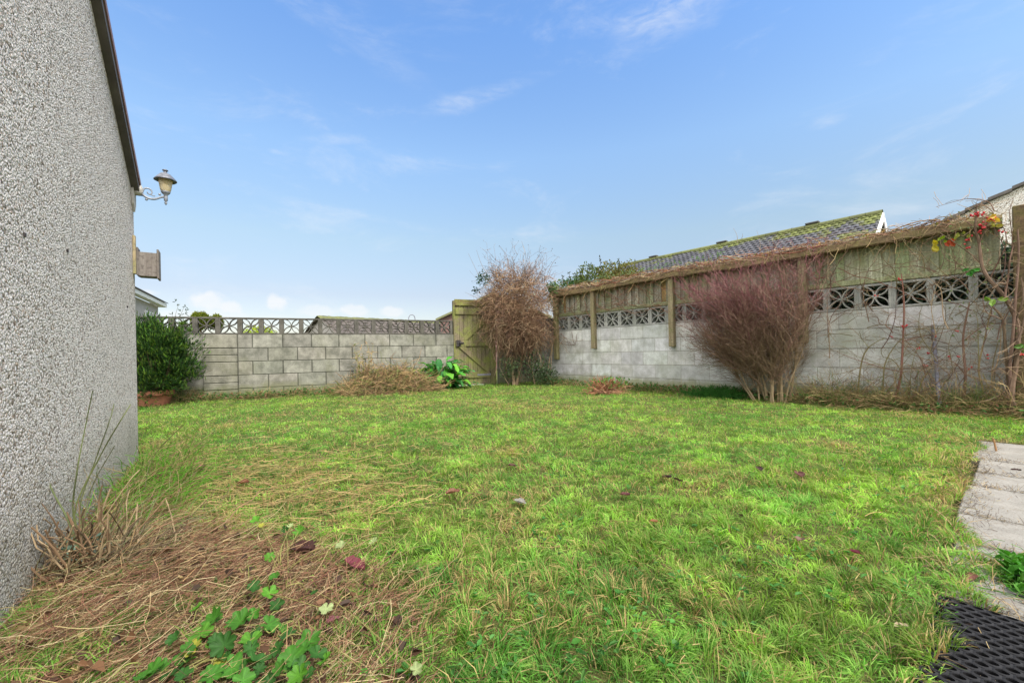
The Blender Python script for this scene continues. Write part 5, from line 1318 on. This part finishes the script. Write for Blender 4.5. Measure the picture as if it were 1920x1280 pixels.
rose()

# ---- leafy plant, weed heap, weeds
def broad_plant():
    b = onL(829, 722, .35); b[2] = .04; th = thing('broad_leaved_plant', 'glossy green broad leaved clump at the foot of the wall left of the gate', 'plant', b)
    mb = MB(); st = MB(); n = 230
    for i in range(n):
        az = rng.uniform(0, 6.28); el = rng.uniform(.15, 1.35); Ls = rng.uniform(.08, .60)
        d = np.array([math.cos(az) * math.cos(el), math.sin(az) * math.cos(el) * .7, math.sin(el)])
        tip = b + d * Ls * (1.15, 1, 1) + (0, 0, .03); st.tubes(curve([b + rng.normal(size=3) * (.05, .05, 0), b + d * Ls * .5 + (0, 0, .04), tip], 5), .004, (.10, .22, .05), 4, False)
        o = d.copy(); o[2] = rng.uniform(-.5, .4); L = rng.uniform(.12, .23); W = L * rng.uniform(.5, .7)
        # wavy leaf: 5 x 3 grid
        o /= np.linalg.norm(o); s = np.cross(o, Z3); s /= np.linalg.norm(s); nm = np.cross(s, o); V = []
        ph = rng.uniform(0, 6)
        for u in np.linspace(0, 1, 7):
            w = W * .5 * math.sin(math.pi * (u * .93 + .05)) ** .7; V.append([tip + o * L * u + s * w * q + nm * (abs(q) * .3 * w + .012 * math.sin(u * 9 + ph + q * 2) * abs(q)) - nm * L * .35 * u * u for q in (-1, -.5, 0, .5, 1)])
        mb.grid(V, vary(random.choice([(.07, .26, .03), (.05, .20, .045), (.035, .15, .04), (.11, .30, .03)]), 1, .2)[0])
    mb.build('leaves', 'leaf', th, smooth=True); st.build('stems', 'leaf', th)
broad_plant()

def weed_heap():
    b = onL(735, 735, .42); b[2] = .03
    mb = MB(); n = 6500; u = rng.uniform(-1, 1, n); v = rng.uniform(-1, 1, n)
    hgt = np.clip(1 - u ** 2, 0, 1) ** .8 * np.clip(1 - v ** 2, 0, 1) ** .5 * (.42 + .55 * (fbm(u * 4 + 9, v * 3 + 9, 5) - .5))
    P0 = b + u[:, None] * .74 * DL3 + v[:, None] * .40 * NL3 + (hgt * rng.uniform(.15, 1.0, n))[:, None] * Z3
    az = rng.uniform(0, 6.28, n); D = np.cos(az)[:, None] * DL3 + np.sin(az)[:, None] * NL3 * .6 + rng.normal(size=(n, 1)) * .35 * Z3
    P = shoots(P0, D, rng.uniform(.08, .42, n), 6, .9, .25, .5); P[..., 2] = np.maximum(P[..., 2], .03)
    pal = np.array([(.40, .28, .13), (.27, .17, .09), (.20, .13, .08), (.45, .36, .18), (.11, .13, .04), (.14, .18, .045)])
    mb.tubes(P, rng.uniform(.0018, .0038, n), pal[rng.choice(6, n, p=[.22, .2, .18, .08, .16, .16])] * rng.uniform(.7, 1.2, (n, 1)), 3, False)
    tag(mb.build('weed_heap', 'straw', None, origin=b), 'heap of dried pulled weeds piled against the back wall', 'weed heap')
    # tall dried weed at its left end
    b = onL(690, 722, .28); b[2] = .03; th = thing('tall_weed', 'tall olive stemmed weed gone to seed at the left end of the weed heap', 'weed', b)
    mb = MB(); mbl = MB()
    for k in range(16):
        x1, y1 = 662 + rng.uniform(-10, 40), 655 + rng.uniform(-12, 55); e = onL(x1, y1, .25); c = curve([b + rng.normal(size=3) * (.08, .05, 0), b * .5 + e * .5 + rdir(1)[0] * .05, e], 8)
        mb.tubes(c, np.linspace(.005, .002, 8), vary((.22, .21, .08), 1, .25)[0], 4, False); n = 14; i = rng.integers(3, 8, n)
        mb.tubes(shoots(c[i], rdir(n, .3), rng.uniform(.04, .12, n), 4), .0018, vary((.33, .24, .12), n, .3), 3, False)
        mbl.leaves(c[rng.integers(2, 8, 10)], rdir(10, .2), rdir(10, 1), .06, .018, vary(random.choice([(.14, .18, .05), (.33, .22, .11)]), 10, .3))
    mb.build('stems', 'twig', th); mbl.build('leaves', 'leaf', th)
weed_heap()

def fringe():
    """rank weeds and long dry grass along the foot of both walls"""
    def band(fn, a0, a1, off, n, hgt, seed, name, lab, pr=(.27, .17, .24, .20, .12)):
        mb = MB(); a = rng.uniform(a0, a1, n); o = rng.uniform(.01, off, n) ** 1.0; dens = fbm(a * 2.2, o * 3, seed); k = rng.uniform(size=n) < sstep(.25, .6, dens) + .25; a, o, dens = a[k], o[k], dens[k]; n = len(a)
        P0 = np.array([fn(x, y, 0) for x, y in zip(a, o)]); P0[:, 2] = gz(P0[:, 0], P0[:, 1])
        D = rdir(n, 1.1); P = shoots(P0, D, rng.uniform(.3, 1.15, n) * hgt * (.4 + dens), 5, .5, .25, .15); P[..., 2] = np.maximum(P[..., 2], P0[:, None, 2])
        pal = np.array([(.42, .33, .16), (.30, .20, .10), (.08, .17, .03), (.12, .20, .04), (.20, .13, .07)])
        mb.tubes(P, rng.uniform(.0009, .0019, n), pal[rng.choice(5, n, p=list(pr))] * rng.uniform(.7, 1.2, (n, 1)), 3, False)
        m = n // 2 if pr[0] < .4 else n // 9; q = P0[:m] + np.stack([rng.normal(size=m) * .02, rng.normal(size=m) * .02, rng.uniform(.01, .10, m)], 1)
        mb.leaves(q, rdir(m, .3), rdir(m, 1), rng.uniform(.02, .06, m), rng.uniform(.012, .03, m), np.where(rng.uniform(size=(m, 1)) < .7, vary((.05, .13, .03), m, .4), vary((.22, .12, .07), m, .3)))
        tag(mb.build(name, 'straw'), lab, 'weeds', kind='stuff')
    band(WL, -3.4, 2.55, .32, 8000, .24, 7, 'wall_weeds', 'low weeds and dry grass along the foot of the back wall')
    band(WR, -.6, 6.3, .36, 6500, .18, 17, 'wall_weeds', 'dry grass and weeds along the foot of the right-hand wall')
    band(WR, -.5, 1.75, .26, 3600, .50, 27, 'long_dry_grass', 'long pale dry grass under the rose at the right end of the wall', (.42, .14, .16, .14, .14))
    # green tuft and cut clump
    b = onG(1350, 748, 0); b = g3(b[:2]); mb = MB(); n = 2200; P0 = b + rng.normal(size=(n, 3)) * (.19, .12, 0); P = shoots(P0, rdir(n, 1.0), rng.uniform(.12, .28, n), 5, .4, .35, .05)
    P[..., 2] = np.maximum(P[..., 2], b[2]); mb.tubes(P, .0022, vary((.035, .13, .02), n, .35), 3, False); tag(mb.build('grass_tuft', 'grass', None, origin=b), 'dark green grass tuft at the wall foot left of the purple shrub', 'grass tuft')
    b = onG(1137, 738, .03); th = thing('cut_clump', 'rusty brown cut back clump with a few green leaves at the right-hand wall foot', 'plant', b)
    mb = MB(); n = 340; P0 = b + rng.normal(size=(n, 3)) * (.07, .06, 0); mb.tubes(shoots(P0, rdir(n, 1.3), rng.uniform(.10, .34, n), 5, .3, .1), .004, vary((.27, .13, .07), n, .35), 4)
    n = 220; P0 = b + rng.normal(size=(n, 3)) * (.14, .1, 0); mb.tubes(shoots(P0 + Z3 * .04, rdir(n, .1), rng.uniform(.1, .3, n), 5, .3, .3), .003, vary((.30, .17, .10), n, .35), 3); mb.build('stubs', 'twig', th)
    mb = MB(); n = 160; P0 = b + rng.normal(size=(n, 3)) * (.14, .06, 0) + np.stack([np.full(n, .06), np.zeros(n), rng.uniform(.02, .26, n)], 1); mb.leaves(P0, rdir(n, .3), rdir(n, 1), .05, .03, vary((.09, .22, .04), n, .35)); mb.build('leaves', 'leaf', th)
fringe()

# ---- cut-back shrub at the house wall
def cut_shrub():
    b = onG(165, 1062, .0); b[2] = .01; th = thing('cut_back_shrub', 'cut back woody shrub with thin green whips at the foot of the pebbledash wall', 'shrub', b)
    dep = b[1]; mb = MB(); 
    def q(x, y, dd=0): return atZ(x, y, dep + dd)
    for pts, r0, r1, col in ((((150, 1040), (128, 975), (92, 905), (80, 830), (73, 722)), .0045, .0022, (.10, .12, .05)), (((155, 1030), (137, 960), (145, 880), (160, 800), (174, 732)), .004, .002, (.11, .13, .05)),
                             (((160, 1030), (150, 950), (180, 860), (205, 790), (214, 757)), .0035, .0016, (.12, .14, .06)), (((165, 1040), (140, 960), (185, 860), (225, 790), (245, 758)), .004, .002, (.12, .14, .05)), (((130, 1060), (95, 1028), (46, 965), (44, 945), (62, 934)), .006, .004, (.24, .14, .08)),
                             (((55, 934), (38, 912), (20, 890)), .005, .004, (.22, .14, .08)), (((90, 1080), (40, 1045), (10, 1005), (0, 985)), .004, .002, (.20, .15, .08)), (((185, 1010), (240, 920), (300, 840), (345, 795)), .003, .0015, (.13, .15, .05)), (((190, 1030), (230, 940), (255, 870)), .003, .0015, (.15, .14, .06)),
                             (((150, 1030), (170, 920), (215, 835)), .003, .0015, (.13, .14, .06)), (((0, 1230), (40, 1150), (60, 1130), (95, 1060), (115, 1010)), .004, .003, (.07, .07, .04)), (((175, 1000), (240, 905), (262, 880)), .003, .002, (.36, .28, .16))):
        c = curve([q(x, y, .02 * math.sin(i * 2 + x)) for i, (x, y) in enumerate(pts)], 18); mb.tubes(c, np.linspace(r0, r1, 18) * .7, col, 6)
    n = 190; P0 = b + rng.normal(size=(n, 3)) * (.10, .07, .0) + np.stack([np.zeros(n), np.zeros(n), np.zeros(n)], 1); D = rdir(n, 1.8); D[:, 0] += .25
    pal = np.array([(.22, .14, .08), (.15, .095, .055), (.30, .22, .13), (.11, .08, .05)])
    mb.tubes(shoots(P0, D, rng.uniform(.05, .26, n), 6, .25, .0, .12), np.linspace(1, .6, 6)[None] * rng.uniform(.0012, .0045, (n, 1)), pal[rng.choice(4, n)], 6)
    n = 200; P0 = b + rng.normal(size=(n, 3)) * (.10, .08, 0) + Z3 * .02; D = rdir(n, .6); D[:, 0] += .8; D[:, 1] += .6
    mb.tubes(shoots(P0, D, rng.uniform(.10, .36, n), 6, .45, .1, .25), rng.uniform(.0005, .0011, n), vary((.19, .16, .08), n, .45, .25), 4, False); mb.build('stems', 'twig', th)
    mb = MB(); n = 60; P0 = b + rng.normal(size=(n, 3)) * (.07, .05, .02) + np.array([-.03, -.02, .07]); mb.leaves(P0, rdir(n, .2), rdir(n, 1), .022, .012, vary((.13, .20, .15), n, .3)); mb.build('leaves', 'leaf', th)
    # long grass whips at the house foot
    mb = MB(); n = 1500; s = np.concatenate([rng.uniform(.5, 2.6, 700), rng.normal(1.25, .35, 800)]); P0 = np.array([WH(k, rng.uniform(.02, .35), 0) for k in s]); P0[:, 2] = gz(P0[:, 0], P0[:, 1]); D = rdir(n, 1.0); D[:, 0] += .5
    mb.tubes(shoots(P0, D, rng.uniform(.1, .34, n), 6, .35, .35, .08), rng.uniform(.0008, .0016, n), np.where(rng.uniform(size=(n, 1)) < .55, vary((.13, .30, .035), n, .35), vary((.33, .25, .13), n, .35)), 3, False)
    tag(mb.build('long_grass', 'grass'), 'long grass whips along the foot of the pebbledash wall', 'grass', kind='stuff')
cut_shrub()

# ---- lobed-leaf plant at the bottom
def lobed_leaf(mb, c, nrm, heading, rad, col, cup=.25):
    nrm = nrm / np.linalg.norm(nrm); h = heading - nrm * np.dot(heading, nrm); h /= np.linalg.norm(h); s = np.cross(nrm, h); m = 72; nr = 7
    ph = rng.uniform(0, 6); ph2 = rng.uniform(0, 6); nl = rng.choice([5, 7]); V = [[] for _ in range(nr)]; C = []
    for k in range(nr):
        f = k / (nr - 1)
        for i in range(m + 1):
            w = -1 + 2 * i / m; t = math.pi * .95 * w
            lobe = abs(math.cos(w * nl * math.pi / 2)); r = rad * (.62 + .33 * lobe ** .6 + .035 * math.cos(t * 26 + ph)) * (1 - .14 * abs(w))
            rf = r * f + rad * .0 ; vein = (1 - lobe) * .05 * f
            z = cup * f * f - vein * 1.2 + .09 * f * f * math.sin(t * 3 + ph) + .06 * f ** 3 * math.sin(t * 7 + ph2)
            V[k].append(c + (h * math.cos(t) + s * math.sin(t)) * rf + nrm * rad * z)
            C.append(col * (1 + .35 * max(0, lobe - .93) / .07 * (f < .85) + rng.uniform(-.06, .06)) * (1.15 if f < .2 else 1))
    mb.grid(V, np.array(C))
def geranium():
    def make(lab, spots, basepx, grp='lobed leaved plants on the bed'):
        spots = spots + [(x + rng.uniform(-26, 26), y + rng.uniform(-20, 20), r * rng.uniform(.4, .8), random.choice('gdgdl')) for x, y, r, c in spots if r > 22]
        b = onG(*basepx); th = thing('lobed_leaf_plant', lab, 'plant', b, grp); mb = MB(); st = MB()
        for x, y, r, col in spots:
            g = onG(x, y, .05 + rng.uniform(0, .03)); c = g; nm = np.array([rng.normal() * .3, -.35 + rng.normal() * .25, 1.0]); hd = rdir(1)[0]
            cl = np.array({'g': (.045, .145, .016), 'd': (.026, .085, .014), 'l': (.075, .21, .02), 'y': (.28, .28, .04), 'p': (.26, .32, .14)}[col]) * rng.uniform(.85, 1.15)
            lobed_leaf(mb, c, nm, hd, r * .00092 * g[1] / .95, cl, rng.uniform(.12, .35))
            p0 = b + rng.normal(size=3) * (.05, .04, 0); st.tubes(curve([p0, (p0 + c) / 2 + Z3 * rng.uniform(-.01, .03) + rng.normal(size=3) * .01, c - Z3 * .002], 9), .0013, (.27, .25, .09), 5)
        for k in range(26):
            x, y, r, c = spots[rng.integers(len(spots))]; q = onG(x + rng.uniform(-30, 30), y + rng.uniform(-25, 25), .02); d = rdir(1, .5)[0] * rng.uniform(.03, .10); d[2] = abs(d[2]) * .6
            st.tubes(curve([q, q + d * .4 + Z3 * .02 + rdir(1)[0] * .012, q + d * .8 + rdir(1)[0] * .012, q + d * 1.2 - Z3 * .01], 10), rng.uniform(.0007, .0012), vary((.30, .31, .10), 1, .25)[0], 5)
        mb.build('leaves', 'leaf', th, smooth=True); st.build('stems', 'leaf', th)
    make('lobed green leaf plant in the bottom left foreground with bright leaves', [(285, 1255, 30, 'g'), (325, 1262, 30, 'd'), (350, 1235, 30, 'g'), (375, 1190, 34, 'l'), (360, 1215, 26, 'y'), (400, 1160, 30, 'g'), (420, 1210, 34, 'd'), (450, 1165, 34, 'g'), (470, 1200, 32, 'l'), (435, 1250, 34, 'g'), (480, 1240, 34, 'd'), (395, 1265, 30, 'g'), (505, 1170, 28, 'g'), (415, 1240, 26, 'y'), (345, 1265, 24, 'd'), (455, 1275, 30, 'g'), (500, 1275, 26, 'd'), (330, 1195, 22, 'd')], (420, 1230, .0))
    make('lobed green leaf plant right of the brightest foreground clump', [(540, 1190, 24, 'd'), (580, 1200, 34, 'g'), (545, 1235, 36, 'g'), (595, 1225, 26, 'd'), (560, 1265, 30, 'l'), (525, 1255, 24, 'g'), (520, 1215, 22, 'd')], (555, 1240, .0))
    make('straggling lobed leaf plant climbing up the litter with yellowing leaves', [(505, 1045, 16, 'l'), (515, 1080, 16, 'g'), (505, 1110, 22, 'l'), (478, 1100, 20, 'd'), (480, 975, 15, 'l'), (560, 995, 15, 'l'), (535, 990, 12, 'd'), (612, 1140, 20, 'p'), (640, 1022, 16, 'p'), (700, 1015, 13, 'p'), (520, 1135, 20, 'd'), (590, 1110, 12, 'd'), (370, 1140, 18, 'l'), (490, 985, 10, 'y'), (545, 985, 10, 'p'), (780, 1255, 18, 'p'), (685, 1258, 12, 'g')], (515, 1090, .0))
geranium()

# ---- fallen leaves
def fallen_leaf(x, y, size, col, lab, cat='leaf', grp='fallen leaves on the lawn', curl=.5, elong=1.5):
    g = onG(x, y, .03); g[2] = float(gz(g[0], g[1])) + .028; mb = MB(); h = rdir(1)[0]; h[2] = .1; h /= np.linalg.norm(h); s = np.cross(h, Z3); s /= np.linalg.norm(s); V = []; ph = rng.uniform(0, 6)
    m = size / F * g[1]
    for u in np.linspace(0, 1, 9):
        w = m * .5 / elong * (math.sin(math.pi * (u * .95 + .03)) ** .6) * (1 + .18 * math.sin(u * 22 + ph)) + .0004
        V.append([g + h * m * (u - .5) + s * w * q + Z3 * (curl * w * q * q * 1.1 + curl * m * .3 * (u - .5) ** 2 + .04 * m * math.sin(u * 8 + q * 3 + ph)) for q in (-1, -.6, -.2, .2, .6, 1)])
    mb.grid(V, np.array(col) * rng.uniform(.85, 1.15)); tag(mb.build('fallen_leaf', 'leaf', None, origin=g), lab, cat, grp)
BR = (.11, .05, .045); DK = (.06, .035, .03); PU = (.16, .035, .05)
for x, y, s, c, lab in ((848, 918, 28, (.20, .09, .06), 'curled red-brown fallen leaf left of the lawn centre'), (960, 872, 15, BR, 'small dark red fallen leaf in mid lawn, highest of the scattered leaves'), (1172, 927, 20, (.15, .06, .06), 'purplish fallen leaf alone in the middle of the lawn'),
                        (1250, 896, 22, DK, 'dark curled fallen leaf, left one of a touching pair'), (1271, 902, 22, DK, 'dark curled fallen leaf, right one of a touching pair'), (1424, 880, 18, DK, 'small dark fallen leaf on the right of the lawn'), (1500, 888, 24, BR, 'dark brown fallen leaf nearest the purple shrub side'),
                        (1602, 1031, 20, PU, 'small purple fallen leaf near the paving side of the lawn'), (975, 938, 24, (.25, .24, .22), 'grey dead fallen leaf in a dry patch of lawn'), (1388, 967, 14, DK, 'tiny dark fallen leaf sunk in the grass'), (1500, 1009, 22, (.16, .10, .08), 'brown fallen leaf low on the right of the lawn'),
                        (1226, 976, 16, (.38, .17, .09), 'small orange-brown fallen leaf below the middle of the lawn'), (568, 1028, 60, (.085, .04, .035), 'large dark brown curled dead leaf on the bed litter'), (665, 1058, 42, PU, 'crumpled dark crimson leaf on the bed litter'), (455, 905, 26, (.18, .07, .04), 'rust coloured leaf caught on dry stems near the house'),
                        (372, 882, 26, (.17, .07, .07), 'dusky red leaf in the grass by the house corner'), (1815, 1082, 34, (.26, .12, .09), 'broad reddish brown dead leaf lying by the edge of the paving'), (625, 1168, 24, (.17, .06, .07), 'dull purple leaf lying in the reddish litter'), (1690, 1160, 34, (.42, .33, .22), 'pale dry blade lying on the grass left of the rubber mat'),
                        (262, 1018, 20, (.45, .20, .07), 'small orange leaf beside the cut back shrub'), (1905, 880, 14, DK, 'small dark leaf lying on the paving')):
    fallen_leaf(x, y, s, c, lab, elong=3.2 if 'blade' in lab else 1.5)

# ---- rubber mat
def mat_rubber():
    p1 = 1.66; a1 = .155; W = 1.2; L = .85; o0 = a1 * DR3 + p1 * NR3; zt = .024; t = .014
    th = thing('rubber_mat', 'black rubber mat with rows of oval holes on the paving at the bottom right', 'mat', o0)
    mb = MB(); cw = .029; ch = .0215; nx = int(L / cw); ny = int(W / ch); bar = .0036
    ex = -DR3; ey = -NR3; org = o0 + ex * .02 + ey * .02
    m = 12; ang = np.arange(m) * 2 * math.pi / m
    def hexp(q):   # point on the cell outline, slanted brick cell
        c, s = math.cos(q), math.sin(q); k = 1 / max(abs(c) / (cw / 2), abs(s) / (ch / 2)); return c * k, s * k
    outer = [hexp(q) for q in ang]; inner = [(math.cos(q) * (cw / 2 - bar), math.sin(q) * (ch / 2 - bar)) for q in ang]
    for j in range(ny):
        for i in range(nx):
            c = org + ex * (cw * (i + .5) + (cw / 2 if j % 2 else 0)) + ey * ch * (j + .5)
            O = [c + ex * a + ey * b + Z3 * (zt - .0015) for a, b in outer]; I = [c + ex * a + ey * b + Z3 * zt for a, b in inner]; Bt = [c + ex * a * 1.02 + ey * b * 1.02 + Z3 * (zt - t) for a, b in inner]; Ob = [q - Z3 * (t - .002) for q in O]
            n0 = 0; V = O + I + Bt + Ob; q = []
            for k in range(m):
                k2 = (k + 1) % m; q += [(k, k2, m + k2, m + k), (m + k, m + k2, 2 * m + k2, 2 * m + k), (2 * m + k, 2 * m + k2, 3 * m + k2, 3 * m + k), (3 * m + k, 3 * m + k2, k2, k)]
            mb.add(V, q)
    mb.build('lattice', 'rubber', th)
mat_rubber()

def patio_weeds():
    th = thing('weed_clump', 'green leafy weeds growing in the gap between the paving slabs beyond the rubber mat', 'weed', -.25 * DR3 + 1.98 * NR3)
    mb = MB(); n = 1500; a = .02 - np.abs(rng.normal(size=n)) * .30; p = 1.96 + rng.normal(size=n) * .07; P = a[:, None] * DR3 + p[:, None] * NR3 + (.012 + rng.uniform(0, .05, n) * np.exp(-((p - 1.98) / .1) ** 2))[:, None] * Z3
    mb.leaves(P, rdir(n, .2), rdir(n, 1.3), rng.uniform(.014, .042, n), rng.uniform(.009, .02, n), vary((.07, .21, .03), n, .35, .12)); mb.build('leaves', 'leaf', th)
    mb = MB(); n = 400; a = .16 - np.abs(rng.normal(size=n)) * .28; p = 1.95 + rng.normal(size=n) * .14; P0 = a[:, None] * DR3 + p[:, None] * NR3 + .01 * Z3
    mb.tubes(shoots(P0, rdir(n, .4), rng.uniform(.04, .14, n), 5, .3, .3), .001, np.where(rng.uniform(size=(n, 1)) < .5, vary((.10, .22, .04), n, .3), vary((.36, .27, .14), n, .3)), 3, False); mb.build('stems', 'straw', th)
    # grit and dry bits along the paving joints and its ragged grass edge
    mb = MB(); n = 3600; e = rng.uniform(size=n); ps = np.array([1.70, 2.20, 2.56, 3.10, 3.44, 3.84, 4.56]); k = rng.integers(0, 7, n)
    a = np.where(e < .6, .14 + rng.normal(size=n) * .05, .15 - np.abs(rng.normal(size=n)) * .22); p = np.where(e < .6, rng.uniform(.9, 4.6, n), ps[k] + rng.normal(size=n) * .012)
    P0 = a[:, None] * DR3 + p[:, None] * NR3 + .012 * Z3
    mb.tubes(shoots(P0, rdir(n, .05), rng.uniform(.006, .035, n), 4, .3, .0), rng.uniform(.0003, .0008, n), np.where(rng.uniform(size=(n, 1)) < .6, vary((.10, .07, .05), n, .4), vary((.38, .29, .15), n, .3)), 3, False)
    tag(mb.build('path_litter', 'straw'), 'dry grass bits and grit along the paving joints and grass edge', 'plant litter', kind='stuff')
    # twig stub standing in the paving
    g = -.0 * DR3; q = onG(1868, 845, .01); mb = MB(); n = 1; mb.tubes(np.array([q, q + (-.01, 0, .05), q + (-.02, .0, .085)]), np.array([.006, .005, .004]), (.30, .17, .08), 6)
    tag(mb.build('twig_stub', 'twig', None, origin=q), 'short brown twig stub sticking up from a paving joint', 'twig')
patio_weeds()
